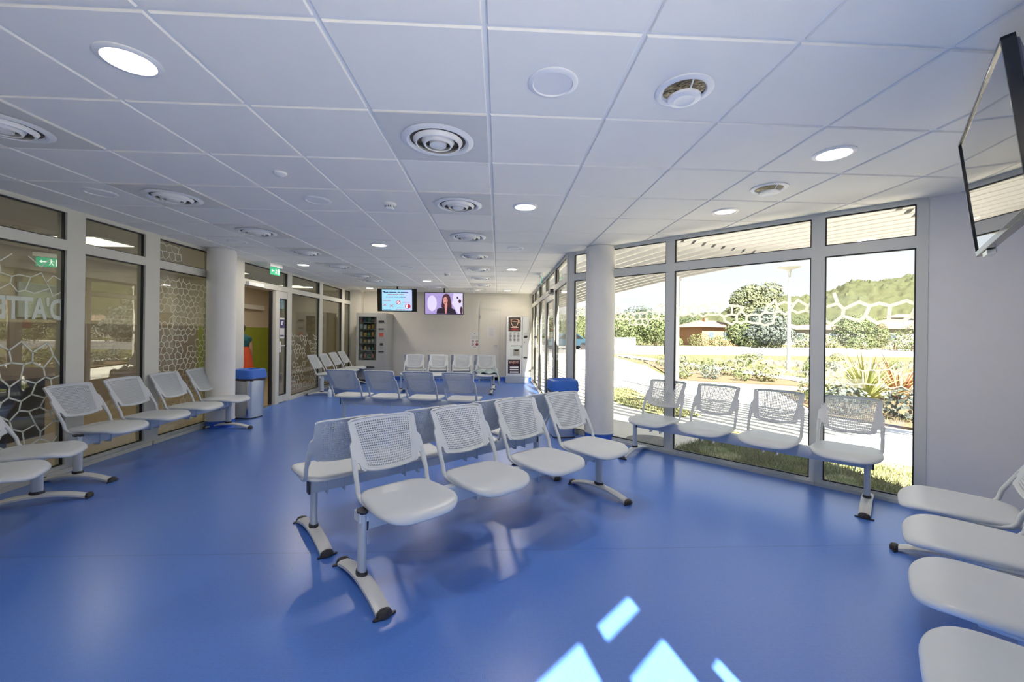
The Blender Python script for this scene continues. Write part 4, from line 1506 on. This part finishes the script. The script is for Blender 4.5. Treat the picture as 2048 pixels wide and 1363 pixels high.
PR = empty('person', (-5.56, 9.12, 0), rad(200), 'person with dark hair, teal patterned scarf and orange skirt, half hidden in the doorway', 'person')
M_SK = mat('skin', (.45, .26, .18), .5, var=.02)
V = [(0, 0, .82), (0, 0, .98), (0, 0, 1.14), (0, 0, 1.21), (0, -.01, 1.27), (0, -.015, 1.36), (0, -.01, 1.42),
     (.085, 0, .78), (.09, -.01, .44), (.09, .01, .07), (.09, -.10, .035),
     (-.085, 0, .78), (-.09, .01, .44), (-.09, .03, .07), (-.09, -.08, .035),
     (.16, 0, 1.17), (.20, .02, .94), (.20, -.06, .74), (.20, -.08, .68),
     (-.16, 0, 1.17), (-.20, .02, .94), (-.20, -.06, .74), (-.20, -.08, .68)]
E_ = [(0, 1), (1, 2), (2, 3), (3, 4), (4, 5), (5, 6), (0, 7), (7, 8), (8, 9), (9, 10), (0, 11), (11, 12), (12, 13), (13, 14), (3, 15), (15, 16), (16, 17), (17, 18), (3, 19), (19, 20), (20, 21), (21, 22)]
RD = [(.13, .10), (.11, .09), (.13, .09), (.08, .07), (.045, .045), (.075, .09), (.06, .07), .075, .048, .032, .035, .075, .048, .032, .035, .045, .036, .025, .028, .045, .036, .025, .028]
for sg in (1, -1):
    base = 18 if sg > 0 else 22
    for k in range(5):
        n0 = len(V)
        if k < 4:
            V += [(sg * .20, -.095 + .018 * k - .012, .655), (sg * .198, -.105 + .018 * k, .61 - .004 * abs(k - 1.5))]
        else:
            V += [(sg * .185, -.11, .672), (sg * .175, -.125, .645)]
        E_ += [(base, n0), (n0, n0 + 1)]
        RD += [.009, .008]
skin_body('body', V, E_, RD, M_SK, PR)
hr = MB()
hr.rings([[(rx * math.cos(2 * PI * k / 20), cy + ry_ * math.sin(2 * PI * k / 20), z) for k in range(20)] for z, rx, ry_, cy in ((1.30, .060, .035, .07), (1.34, .085, .06, .045), (1.40, .090, .085, .018), (1.45, .080, .085, .0), (1.48, .045, .05, .0))], True)
hr.build('hair', mat('hair_dark', (.05, .022, .015), .5), PR)
sc_ = MB()
sc_.rings([[(rx * math.cos(2 * PI * k / 24), ry_ * math.sin(2 * PI * k / 24), z) for k in range(24)] for z, rx, ry_ in ((.98, .155, .125), (1.05, .18, .14), (1.14, .215, .145), (1.20, .20, .125), (1.245, .11, .09), (1.265, .065, .06))], False)
m_ = mat('teal_knit', (.02, .16, .17), .8, var=.2, vscale=22, sub=(.02, .05, .10))
sc_.build('scarf', m_, PR)
sk_ = MB()
sk_.rings([[(rx * math.cos(2 * PI * k / 32) * (1 + .05 * math.cos(k * 3)), ry_ * math.sin(2 * PI * k / 32) * (1 + .05 * math.cos(k * 3)), z) for k in range(32)] for z, rx, ry_ in ((.28, .26, .22), (.55, .235, .19), (.80, .20, .155), (.97, .165, .13), (1.02, .155, .12))], False)
sk_.build('skirt', mat('orange_cloth', (.75, .10, .035), .75, var=.04), PR)
fc = MB()
for sx in (-.028, .028):
    fc.lathe([(.0001, -.009), (.009, -.003), (.009, .003), (.0001, .009)], (sx, -.095, 1.375), 10)
fc.build('eyes', M_DARK, PR)
MB().tube([(0, -.10, 1.375), (0, -.118, 1.345), (0, -.10, 1.338)], [.006, .010, .006], 8).build('nose', M_SK, PR)
MB().tube([(-.022, -.098, 1.318), (0, -.104, 1.316), (.022, -.098, 1.318)], .005, 6).build('mouth', mat('lip', (.35, .08, .07), .5), PR)

# ------------------------------------------------------------------ outdoors
GZ = -0.06


def ground(name, poly, z, m, th=0.03):
    return struct(name, MB().prism(poly, z - th, z), m, smooth=0)


struct('ground_dry', MB().prism([(-120, -60), (260, -60), (260, 320), (-120, 320)], GZ - .4, GZ - .02), M_DRY, smooth=0)
FO = 0.06     # outside face offset
A0 = PA + NR * FO
B0 = CORNER + NR * FO
B1 = CORNER + DR * 8 + NR * FO
# paving in front of the building and the curving path
ground('ground_paving', [(1.04, 30), (1.04, 5.7), (A0.x, A0.y), (1.95, 4.78), (2.65, 5.3), (3.33, 6.09), (4.14, 4.60), (6.0, 3.0), (7.6, 1.0), (9.5, 2.0), (7.9, 4.4), (6.37, 5.94), (6.10, 6.32),
                         (5.86, 7.16), (7.28, 10.4), (9.8, 9.2), (12.0, 8.0), (12.5, 9.2), (9.0, 10.9), (5.8, 12.41), (5.45, 12.4), (6.7, 18.3), (7.5, 30)], GZ, M_CONC)
ground('ground_lawn', [(1.95, 4.78), (B0.x, B0.y), (B1.x, B1.y), (7.6, 1.0), (6.0, 3.0), (4.14, 4.60), (3.33, 6.09), (2.65, 5.3)], GZ + .012, M_LAWN)
ground('ground_lawn', [(2.7, 10.5), (2.45, 8.3), (2.75, 7.2), (3.2, 6.9), (3.6, 7.0), (3.45, 8.2), (3.4, 10.5)], GZ + .012, M_LAWN)
ground('ground_paving', [(B1.x, B1.y), (B0.x, B0.y), (CORNER.x + .15, CORNER.y - .15), (END3.x + .12, END3.y - .12), (XL - 3, END3.y - .2), (XL - 3, -14), (16, -14), (12, -4)], GZ + .005, M_CONC)  # unseen pale paving, added to bounce sunlight up to the ceiling
# planted beds
ground('ground_bed', [(5.86, 7.16), (6.10, 6.32), (6.37, 5.94), (7.9, 4.4), (9.5, 2.0), (14, 5.0), (12.0, 8.0), (9.8, 9.2), (7.28, 10.4)], GZ + .02, M_MULCH)
ground('ground_bed', [(5.6, 12.6), (9.0, 11.1), (10.5, 20.5), (7.6, 21), (6.95, 17.9)], GZ + .02, M_MULCH)
ground('ground_path', [(7.6, 26), (8.2, 20.6), (9.0, 15.0), (9.3, 11.6), (12.6, 9.6), (13.6, 10.4), (10.2, 12.4), (9.9, 16), (9.2, 21), (8.6, 26)], GZ + .04, M_CONC2)
ground('ground_road', [(-60, 29.5), (5, 29.0), (30, 28.3), (110, 18), (120, 26), (60, 42), (30, 46), (-60, 47)], GZ + .01, M_ROAD)
struct('trim_7', MB().prism([(-60, 47), (30, 46), (60, 42), (60, 42.25), (30, 46.25), (-60, 47.25)], GZ, GZ + .12), M_CONC2, smooth=0)
# manhole in the paving
r = tag(MB().lathe([(.0001, .012), (.30, .012), (.31, .0)], (2.02, 5.35, GZ), 32).build('manhole_cover', mat('cast_iron', (.16, .15, .14), .6, var=.1, vscale=20, bump=.8, bscale=40)), 'round iron manhole cover in the paving outside, by the right column', 'manhole cover')

# louvred canopy
EX = [(-4, 9.5), (0, 8.3), (2, 7.6), (4, 6.6), (5.52, 5.67), (6.35, 5.17), (7.57, 4.84), (10.25, 4.27), (13.8, 3.87), (20, 3.4), (27, 3.0)]


def xedge(y):
    for (ya, xa), (yb, xb) in zip(EX, EX[1:]):
        if ya <= y <= yb:
            t_ = (y - ya) / (yb - ya)
            return xa + (xb - xa) * t_
    return EX[0][1] if y < EX[0][0] else EX[-1][1]


CP = empty('louvred_canopy', (4.0, 9.75, 0), 0, 'cream louvred sun canopy curving along the window front on white posts', 'canopy')
for k in range(18):
    off = .27 * k
    pts = []
    y_ = 3.2
    while y_ < 24:
        x_ = xedge(y_) - off
        P_ = Vector((x_, y_))
        dist = (P_ - PA).dot(NR) if y_ < 7.2 else 9
        if x_ > 1.25 and dist > .22:
            pts.append(P_)
        elif pts:
            pass
        y_ += .45
    if len(pts) < 3:
        continue
    rings = []
    for i_, P_ in enumerate(pts):
        tn = (pts[min(i_ + 1, len(pts) - 1)] - pts[max(i_ - 1, 0)]).normalized()
        nn = Vector((tn.y, -tn.x)) * .022
        zb_, zt_ = 2.73, 3.0
        sh = nn.normalized() * .05
        rings.append([(P_.x - nn.x - 4.0, P_.y - nn.y - 9.75, zb_), (P_.x + nn.x - 4.0, P_.y + nn.y - 9.75, zb_), (P_.x + nn.x - 4.0 + sh.x, P_.y + nn.y - 9.75 + sh.y, zt_), (P_.x - nn.x - 4.0 + sh.x, P_.y - nn.y - 9.75 + sh.y, zt_)])
    MB().rings(rings, True).build('louver', M_LOUVER, CP, smooth=20)
for (xa, ya, xb, yb) in ((1.25, 9.3, 4.5, 9.75), (1.25, 13.5, 4.0, 14.0), (1.25, 18, 3.6, 18.4), (1.9, 5.3, 5.2, 6.9), (3.6, 3.6, 6.3, 5.0)):
    MB().tube([(xa - 4, ya - 9.75, 2.99), (xb - 4, yb - 9.75, 2.99)], .022, 8).build('cross_beam', M_LOUVER, CP)
for (x_, y_) in ((4.36, 9.78), (3.75, 14.05), (6.5, 3.6)):
    pp = MB().tube([(x_ - 4, y_ - 9.75, GZ), (x_ - 4, y_ - 9.75, 2.95)], .055, 14)
    pp.box((x_ - 4, y_ - 9.75, 2.70), (.26, .05, .05))
    pp.build('post', M_POST, CP)

# street lamp
SL = empty('street_lamp', (11.75, 16.0, GZ), 0, 'slender grey street lamp with flat disc head on the lawn', 'street lamp')
MB().tube([(0, 0, 0), (0, 0, 4.05)], [.07, .05], 14).build('pole', mat('lamp_post_grey', (.55, .56, .56), .5), SL)
MB().lathe([(.04, 3.95), (.08, 4.10), (.42, 4.20), (.42, 4.235), (.1, 4.26), (.0001, 4.27)], n=28).build('lamp_head', M_POST, SL)

# white utility block, bollard and parked car
tag(MB().mm((10.2, 36.6, GZ - .05), (12.5, 37.8, 1.05)).build('utility_cabinet', M_POST, smooth=0, bevel=.02), 'low white block beside the road at the left edge of the window', 'cabinet')
b_ = empty('bollard', (11.3, 27.2, GZ), 0, 'dark slim bollard standing at the near edge of the road', 'bollard')
MB().lathe([(.09, 0), (.09, .95), (.07, 1.0), (.0001, 1.02)], n=14).build('bollard_body', M_DARK, b_)
MB().lathe([(.1, 0), (.1, .04)], n=14, cap=True).build('bollard_base', M_CONC2, b_)
CA = empty('car', (6.15, 36.5, GZ + .01), rad(8), 'light blue car parked on the far road, seen through the entrance glass', 'car')
prof = [(-2.0, .30), (-2.05, .62), (-1.75, .85), (-1.15, .92), (-.65, 1.38), (.75, 1.42), (1.45, .95), (2.0, .82), (2.05, .35)]
MB().rings([[(x, y, z) for x, z in prof] for y in (-.82, .82)], True).build('car_body', mat('car_blue', (.02, .05, .075), .25, coat=.5), CA, bevel=.05)
wv_ = MB()
for sg in (-1, 1):
    wv_.add([(-1.05, sg * .83, .93), (-.60, sg * .83, 1.32), (.70, sg * .83, 1.34), (1.30, sg * .83, .95)], [(0, 1, 2, 3)])
wv_.build('car_windows', M_BLACK, CA, smooth=0)
for (x, y) in ((-1.3, -.82), (-1.3, .70), (1.3, -.82), (1.3, .70)):
    MB().tube([(x, y, .31), (x, y + .14, .31)], .31, 18).build('wheel', M_DARK, CA)

# houses
M_ROOF = mat('clay_roof', (0.251, 0.170, 0.134), .9, var=.06, vscale=3, spec=.08)


def house(x, y, rz, w, d, h, rise, wallm, lab, z=GZ, chimney=False):
    r = empty('house', (x, y, z), rz, lab, 'house', 'houses beyond the road')
    MB().mm((-w / 2, -d / 2, -.5), (w / 2, d / 2, h)).build('wall', wallm, r, smooth=0)
    o_ = .45
    MB().add([(-w / 2 - o_, -d / 2 - o_, h), (w / 2 + o_, -d / 2 - o_, h), (w / 2 + o_, d / 2 + o_, h), (-w / 2 - o_, d / 2 + o_, h), (-w * .22, 0, h + rise), (w * .22, 0, h + rise)],
             [(0, 1, 5, 4), (1, 2, 5), (2, 3, 4, 5), (3, 0, 4), (3, 2, 1, 0)]).build('roof', M_ROOF, r, smooth=0)
    if chimney:
        MB().box((-w * .12, -.6, h + rise * .8), (.5, .5, 1.0)).build('chimney', wallm, r, smooth=0)
    for fx in (-.28, .1, .34):
        wf = MB().box((w * fx, -d / 2 - .02, h * .55), (1.0, .06, 1.1)).build('window', M_POST, r, smooth=0)
        MB().box((w * fx, -d / 2 - .055, h * .55), (.84, .02, .94)).build('pane', mat('house_pane', (.10, .13, .16), .2), wf, smooth=0)
    return r


WO = mat('render_orange', (.42, .22, .13), .9, var=.03, spec=.08)
WC = mat('render_cream', (.34, .32, .30), .9, var=.03, spec=.08)


def at(px, Y, z=GZ):
    a_ = (px - 1036.4) / F_PX
    x_ = (0.0487 + a_) / (1 - 0.0487 * a_)
    return Vector((x_ * Y, Y, z))


p = at(1413, 57)
house(p.x, p.y, rad(12), 6.3, 6, 2.5, 1.0, WO, 'orange rendered house with hipped clay roof beyond the road', chimney=True)
p = at(1640, 66)
house(p.x, p.y, rad(-30), 11, 7, 2.5, .9, WC, 'long low cream house with pink roof behind the lamp post')
p = at(1815, 60)
house(p.x, p.y, rad(-35), 8.5, 7, 2.7, 1.3, WC, 'grey rendered house with clay roof at the right edge of the window')
p = at(1570, 76)
house(p.x, p.y, rad(-20), 4, 5, 2.9, .9, WC, 'small pink roofed house just behind the lamp post')
p = at(1806, 105, 4.0)
house(p.x, p.y, rad(-35), 6.5, 6, 3.0, 1.0, WC, 'pale house up on the wooded hillside', z=3.6)

# wooded hill
hx = MB()
NX_, NY_ = 320, 80
vs, fs = [], []


def hill_h(px, Y):
    r_ = [(900, 8), (1225, 9), (1330, 10), (1440, 12), (1500, 17), (1560, 22), (1620, 23), (1650, 25), (1700, 31), (1750, 32), (1790, 34), (1830, 36), (1900, 40), (2050, 46), (2300, 42), (2600, 40)]
    for (a_, ha), (b__, hb_) in zip(r_, r_[1:]):
        if a_ <= px <= b__:
            t_ = (px - a_) / (b__ - a_)
            t_ = t_ * t_ * (3 - 2 * t_)
            return ha + (hb_ - ha) * t_
    return r_[0][1]


for j in range(NY_ + 1):
    Y = 100 + 190 * j / NY_
    for i in range(NX_ + 1):
        px = 900 + 1700 * i / NX_
        a_ = (px - 1036.4) / F_PX
        X = (0.0487 + a_) / (1 - 0.0487 * a_) * Y
        f_ = j / NY_
        h_ = hill_h(px, Y) * (math.sin(min(1, f_ * 1.25) * PI / 2) ** 1.3) * 1.06 - 1
        nz_ = noise.fractal(Vector((X * .10, Y * .10, 0)), 1, 2, 4) * .7 + noise.noise(Vector((X * .42, Y * .30, 5))) * .9
        h_ += max(0, .5 + nz_) * 3.2 * (0.3 + f_)
        vs.append((X, Y, h_))
for j in range(NY_):
    for i in range(NX_):
        a_ = j * (NX_ + 1) + i
        fs.append((a_, a_ + 1, a_ + NX_ + 2, a_ + NX_ + 1))
M_HILL = mat('wooded_hill', (0.048, 0.054, 0.028), .95, var=.1, vscale=.5, sub=(0.066, 0.071, 0.036), bump=1.0, bscale=.8, spec=.08)
o = hx.add(vs, fs).build('wooded_hill', M_HILL, smooth=60)
o['kind'] = 'structure'

# trees, bushes
RF = random.Random(21)


def leaf_mesh(lobes, count, size, seed, squash=1.0):
    r_ = random.Random(seed)
    mb = MB()
    tot = sum(l[3] ** 2 for l in lobes)
    for (cx, cy, cz, R_, H_) in lobes:
        n_ = int(count * R_ * R_ / tot)
        for _ in range(n_):
            u_ = r_.uniform(-1, 1)
            a_ = r_.uniform(0, 2 * PI)
            k_ = r_.uniform(.62, 1.03) ** .6
            s_ = math.sqrt(1 - u_ * u_)
            d_ = Vector((s_ * math.cos(a_), s_ * math.sin(a_), u_))
            bump_ = 1 + .16 * noise.noise(d_ * 2.6 + Vector((cx, cy, cz)))
            p_ = Vector((cx + d_.x * R_ * k_ * bump_, cy + d_.y * R_ * k_ * bump_, cz + d_.z * H_ * k_ * bump_))
            n = (d_ + Vector((r_.uniform(-1, 1), r_.uniform(-1, 1), r_.uniform(-.6, 1))) * .7).normalized()
            t1 = n.orthogonal().normalized()
            t1 = (t1 * math.cos(a_ * 3) + n.cross(t1) * math.sin(a_ * 3))
            t2 = n.cross(t1)
            sz = size * r_.uniform(.6, 1.3)
            mb.add([p_ - t1 * sz, p_ + t2 * sz * .6, p_ + t1 * sz, p_ - t2 * sz * .6], [(0, 1, 2, 3)])
    return mb


def leaf_mat(name, c, c2):
    c = tuple(v * .72 + .28 * sum(c) / 3 * 1.12 for v in c)  # greyed and paled: outdoor haze put into the leaf colours
    c2 = tuple(v * .72 + .28 * sum(c2) / 3 * 1.12 for v in c2)
    m_ = mat(name, tuple(v * .37 for v in c), .7, spec=.06, var=.1, vscale=1.3, sub=tuple(v * .34 for v in c2))
    return m_


LM = {
    'pine': leaf_mat('foliage_pine', (.33, .40, .16), (.46, .50, .24)),
    'spruce': leaf_mat('foliage_blue', (.30, .38, .33), (.20, .27, .22)),
    'green': leaf_mat('foliage_green', (.26, .38, .10), (.42, .50, .18)),
    'dark': leaf_mat('foliage_dark', (.14, .22, .10), (.20, .28, .13)),
    'yellow': leaf_mat('foliage_yellow', (.46, .48, .16), (.34, .40, .12)),
}
M_TRUNK = mat('bark', (.20, .15, .11), .9, var=.1, bump=.5, bscale=10)


def tree(px, Y, lobes, kind, count, size, lab, cat='tree', trunk=1.5, grp='trees beyond the road', nm='tree'):
    p_ = at(px, Y)
    r_ = empty(nm, p_, 0, lab, cat, grp)
    MB().tube([(0, 0, -.1), (.05, 0, trunk * .6), (0, 0, trunk + .6)], [.16, .12, .08], 8).build('trunk', M_TRUNK, r_)
    leaf_mesh(lobes, int(count * 1.7), size * .72, int(px + Y), 1).build('foliage', LM[kind], r_, smooth=0)
    return r_


tree(1510, 54, [(-1.3, 0, 6.2, 2.0, 1.9), (-.3, .3, 7.2, 1.5, 1.3), (2.0, 0, 6.9, 1.7, 1.9), (1.2, 0, 5.8, 1.6, 1.3), (-2.7, 0, 6.0, .9, .7), (.2, 0, 4.4, 3.2, 1.6), (-2.6, 0, 4.8, 1.3, .9), (2.9, 0, 4.2, 1.2, 1.0)], 'pine', 6200, .22, 'tall double-crowned pine tree beyond the road, left of the lamp post', trunk=5)
tree(1530, 47, [(0, 0, 1.6, 3.3, 1.3), (.3, 0, 3.0, 2.3, 1.0), (0, 0, 4.1, 1.3, .8)], 'spruce', 3000, .20, 'blue-grey spreading cedar in front of the pine', trunk=3)
for i, (px, Y, w_, h_, kd, lab) in enumerate((
        (1236, 49, 2.6, 2.1, 'green', 'bushy green tree at the left edge of the big windows'),
        (1275, 52, 2.9, 2.6, 'dark', 'rounded green tree, second from the left beyond the road'),
        (1312, 50, 2.5, 2.1, 'green', 'light green tree just left of the canopy post'),
        (1478, 48, 1.6, 1.9, 'green', 'small light green tree right of the orange house'),
        (1704, 47, 2.1, 2.1, 'green', 'rounded green tree between the two cream houses'),
        (1368, 68, 3.5, 2.4, 'dark', 'dark tree behind the orange house'),
        (1590, 84, 4.2, 3.1, 'dark', 'dark tree behind the small pink roofed house'),
        (1680, 82, 4.2, 3.0, 'dark', 'dark tree behind the long cream house'),
        (1745, 70, 3.2, 2.6, 'green', 'broad tree behind the cypress'),
        (1180, 60, 4.0, 2.8, 'green', 'green tree seen through the entrance front glass'),
        (1100, 75, 4.0, 3.0, 'dark', 'far dark tree seen through the entrance door glass'))):
    tree(px, Y, [(0, 0, h_, w_, h_ * .95), (w_ * .35, .3, h_ * 1.3, w_ * .6, h_ * .6), (-w_ * .4, -.3, h_ * .8, w_ * .6, h_ * .7)], kd, 1700, .17, lab, trunk=h_)
tree(1742, 50, [(0, 0, 1.9, .62, 1.9)], 'dark', 700, .14, 'narrow dark cypress right of the rounded green tree', trunk=1)
tree(1762, 50, [(0, 0, 1.6, .9, 1.6)], 'green', 700, .14, 'lighter conical tree touching the dark cypress', trunk=1)
i = 0
for (px, Y, w_, h_, kd, lab) in (
        (1400, 49, 1.5, .9, 'yellow', 'yellowish shrub in front of the orange house'), (1440, 48, 1.2, .8, 'green', 'shrub at the right corner of the orange house'),
        (1500, 46.8, 1.4, .8, 'green', 'hedge shrub under the blue-grey cedar, left'), (1540, 46.6, 1.5, .7, 'green', 'hedge shrub under the blue-grey cedar, right'),
        (1612, 47, 1.4, 1.0, 'green', 'round bright shrub in front of the long cream house'), (1655, 46, 1.2, .9, 'yellow', 'pale shrub right of the window mullion'),
        (1725, 44, 1.6, .8, 'green', 'low shrub below the cypress'), (1790, 43, 1.7, 1.2, 'yellow', 'tall yellow-green shrub before the right house'),
        (1825, 40, 1.5, 1.6, 'green', 'leafy bush at the right edge of the last window'), (1345, 48, 1.3, .8, 'green', 'shrub beside the canopy post beyond the road'),
        (1258, 47.5, 1.6, .9, 'green', 'low green shrub under the left trees')):
    tree(px, Y, [(0, 0, h_ * .8, w_, h_)], kd, 520, .12, lab, 'bush', trunk=.2, grp='shrubs beyond the road', nm='bush')

# garden: spiky plants, small plants
def spiky(loc, n_, L_, m_, lab, seed, lean=.6):
    r_ = random.Random(seed)
    mb = MB()
    for _ in range(n_):
        a_ = r_.uniform(0, 2 * PI)
        el = r_.uniform(.25, 1.0) ** lean
        ln = L_ * r_.uniform(.7, 1.1)
        w_ = .026
        pts = []
        for k in range(6):
            t_ = k / 5
            out = ln * t_ * (1 - el * .72) * (1 + .35 * t_)
            up = ln * t_ * el * (1 - .45 * t_ * t_ * (1.2 - el))
            pts.append(Vector((math.cos(a_) * out, math.sin(a_) * out, up)))
        sd_ = Vector((-math.sin(a_), math.cos(a_), 0))
        vs_ = []
        for k, p_ in enumerate(pts):
            ww = w_ * (1 - (k / 5) ** 1.6) + .002
            vs_ += [p_ - sd_ * ww, p_ + Vector((0, 0, -.004)), p_ + sd_ * ww]
        fs_ = []
        for k in range(5):
            fs_ += [(3 * k, 3 * k + 1, 3 * k + 4, 3 * k + 3), (3 * k + 1, 3 * k + 2, 3 * k + 5, 3 * k + 4)]
        mb.add(vs_, fs_)
    root = empty('spiky_plant', loc, 0, lab, 'plant')
    mb.build('leaves', m_, root)
    MB().lathe([(.09, -.02), (.07, .06), (.0001, .08)], n=10).build('crown', M_TRUNK, root)
    return root


spiky((7.75, 8.25, GZ + .02), 110, 1.25, mat('blade_green', (.20, .24, .07), .6, var=.1, vscale=2, sub=(.40, .38, .16), spec=.1), 'large green-yellow spiky plant in the bed outside the last window', 1)
spiky((8.85, 8.60, GZ + .02), 80, 1.15, mat('blade_copper', (.30, .13, .07), .6, var=.1, vscale=2, sub=(.36, .22, .13), spec=.1), 'copper-leaved spiky plant beside the green one outside the last window', 2)
protos = []
for kd in ('green', 'yellow', 'spruce'):
    r_ = empty('garden_plant', (0, 0, -50), 0)
    leaf_mesh([(0, 0, .16, .24, .20)], 420, .026, 77 + len(protos)).build('foliage', LM[kd], r_, smooth=0)
    MB().tube([(0, 0, -.02), (0, 0, .18)], .012, 6).build('stem', M_TRUNK, r_)
    protos.append(r_)
spots = [(5.95, 12.9), (6.3, 13.6), (6.9, 12.9), (7.6, 12.4), (8.3, 12.3), (6.6, 14.8), (7.4, 14.2), (8.2, 14.0), (7.0, 16.2), (7.9, 16.0), (7.3, 17.9), (8.3, 18.4), (8.6, 16.3), (7.9, 19.6),
         (6.3, 7.1), (6.7, 8.1), (7.3, 9.2), (7.0, 6.6), (7.6, 6.2), (8.3, 9.5), (9.9, 9.0), (9.6, 7.2), (10.4, 8.4), (7.8, 5.3), (10.8, 13.5), (12.0, 14.8), (13.6, 16), (11.2, 18.2), (13.0, 20.5), (16, 20), (17.5, 17.2), (19, 22), (15, 23)]
for i, (x_, y_) in enumerate(spots):
    kd = i % 3
    o_ = protos[kd] if i < 3 else copy_tree(protos[kd])
    o_.location = (x_, y_, GZ + .01)
    s_ = 1.0 + .7 * ((i * 37) % 10) / 10
    o_.scale = (s_, s_, s_)
    o_.rotation_euler = (0, 0, i * 1.3)
    bi = 0 if i < 14 else (1 if i < 24 else 2)
    lst = sorted((0, 14, 24)[bi] + q_ for q_ in range((14, 10, len(spots) - 24)[bi]))
    lst.sort(key=lambda q_: spots[q_][0] / spots[q_][1])
    rank = lst.index(i)
    bed = ('mulch bed beyond the path', 'mulch bed nearest the last window', 'dry grass behind the beds')[bi]
    OR = ['first', 'second', 'third', 'fourth', 'fifth', 'sixth', 'seventh', 'eighth', 'ninth', 'tenth', 'eleventh', 'twelfth', 'thirteenth', 'fourteenth']
    tag(o_, 'small %s shrub, %s from the left in the %s' % (('green', 'yellow-green', 'grey-green')[kd], OR[rank], bed), 'plant', 'small shrubs in the ' + bed)

# rubble field
mb = MB()
rr = random.Random(4)
for _ in range(520):
    x_ = rr.uniform(11, 26)
    y_ = rr.uniform(11.5, 22)
    if x_ < 12.6 and y_ > 16:
        continue
    if (x_ - 11) / 15 < .0:
        continue
    s_ = rr.uniform(.05, .20)
    n_ = 6
    ring = [(x_ + s_ * 1.4 * math.cos(2 * PI * k / n_ + s_) * rr.uniform(.7, 1.2), y_ + s_ * math.sin(2 * PI * k / n_ + s_) * rr.uniform(.7, 1.2), GZ - .05) for k in range(n_)]
    ring2 = [(x_ + (p_[0] - x_) * .6, y_ + (p_[1] - y_) * .6, GZ + s_ * rr.uniform(.5, .9)) for p_ in ring]
    mb.rings([ring, ring2], True)
tag(mb.build('rubble_stones', M_ROCK, smooth=0), 'pale rubble stones strewn on the dry ground beyond the spiky plants', 'stones', kind='stuff')

# grass blades on the near lawns
def in_poly(x, y, poly):
    c_ = False
    n_ = len(poly)
    for i_ in range(n_):
        x1, y1 = poly[i_]
        x2, y2 = poly[(i_ + 1) % n_]
        if (y1 > y) != (y2 > y) and x < (x2 - x1) * (y - y1) / (y2 - y1) + x1:
            c_ = not c_
    return c_


def grass(name, poly, n_, h_, seed, lab):
    rg = np.random.default_rng(seed)
    xs = [p_[0] for p_ in poly]
    ys = [p_[1] for p_ in poly]
    V_, F_ = [], []
    k = 0
    while k < n_:
        x_, y_ = rg.uniform(min(xs), max(xs)), rg.uniform(min(ys), max(ys))
        if not in_poly(x_, y_, poly):
            continue
        if noise.noise(Vector((x_ * 1.7, y_ * 1.7, 3))) < -.25 and rg.random() < .8:
            k += 1
            continue
        a_ = rg.uniform(0, 2 * PI)
        hh = h_ * rg.uniform(.5, 1.3)
        lx, ly = rg.normal(0, .4) * hh, rg.normal(0, .4) * hh
        w_ = .004
        b0 = len(V_)
        V_ += [(x_ - w_ * math.cos(a_), y_ - w_ * math.sin(a_), GZ + .01), (x_ + w_ * math.cos(a_), y_ + w_ * math.sin(a_), GZ + .01), (x_ + lx, y_ + ly, GZ + hh)]
        F_.append((b0, b0 + 1, b0 + 2))
        k += 1
    mb_ = MB()
    mb_.v, mb_.f = V_, F_
    return tag(mb_.build(name, M_BLADE, smooth=0), lab, 'grass', kind='stuff')


grass('lawn_grass', [(1.98, 4.85), (B0.x + .12, B0.y + .12), (5.3, 1.5), (6.5, 1.8), (6.0, 3.0), (4.14, 4.60), (3.33, 6.09), (2.65, 5.3)], 26000, .07, 1, 'patchy green lawn grass right outside the large windows')
grass('lawn_grass', [(2.7, 10.5), (2.45, 8.3), (2.75, 7.2), (3.2, 6.9), (3.6, 7.0), (3.45, 8.2), (3.4, 10.5)], 6000, .07, 2, 'wedge of grass between the two paved paths outside')
grass('wild_grass', [(9.8, 12.6), (14, 10.4), (26, 14), (28, 27), (9, 27), (10, 16)], 14000, .20, 3, 'dry wild grass beyond the beds, up to the road')
grass('bed_weeds', [(5.95, 7.16), (6.37, 6.04), (7.9, 4.5), (9.4, 2.3), (12, 8.0), (9.8, 9.1), (7.28, 10.2)], 5000, .10, 4, 'sparse weeds in the bed nearest the last window')
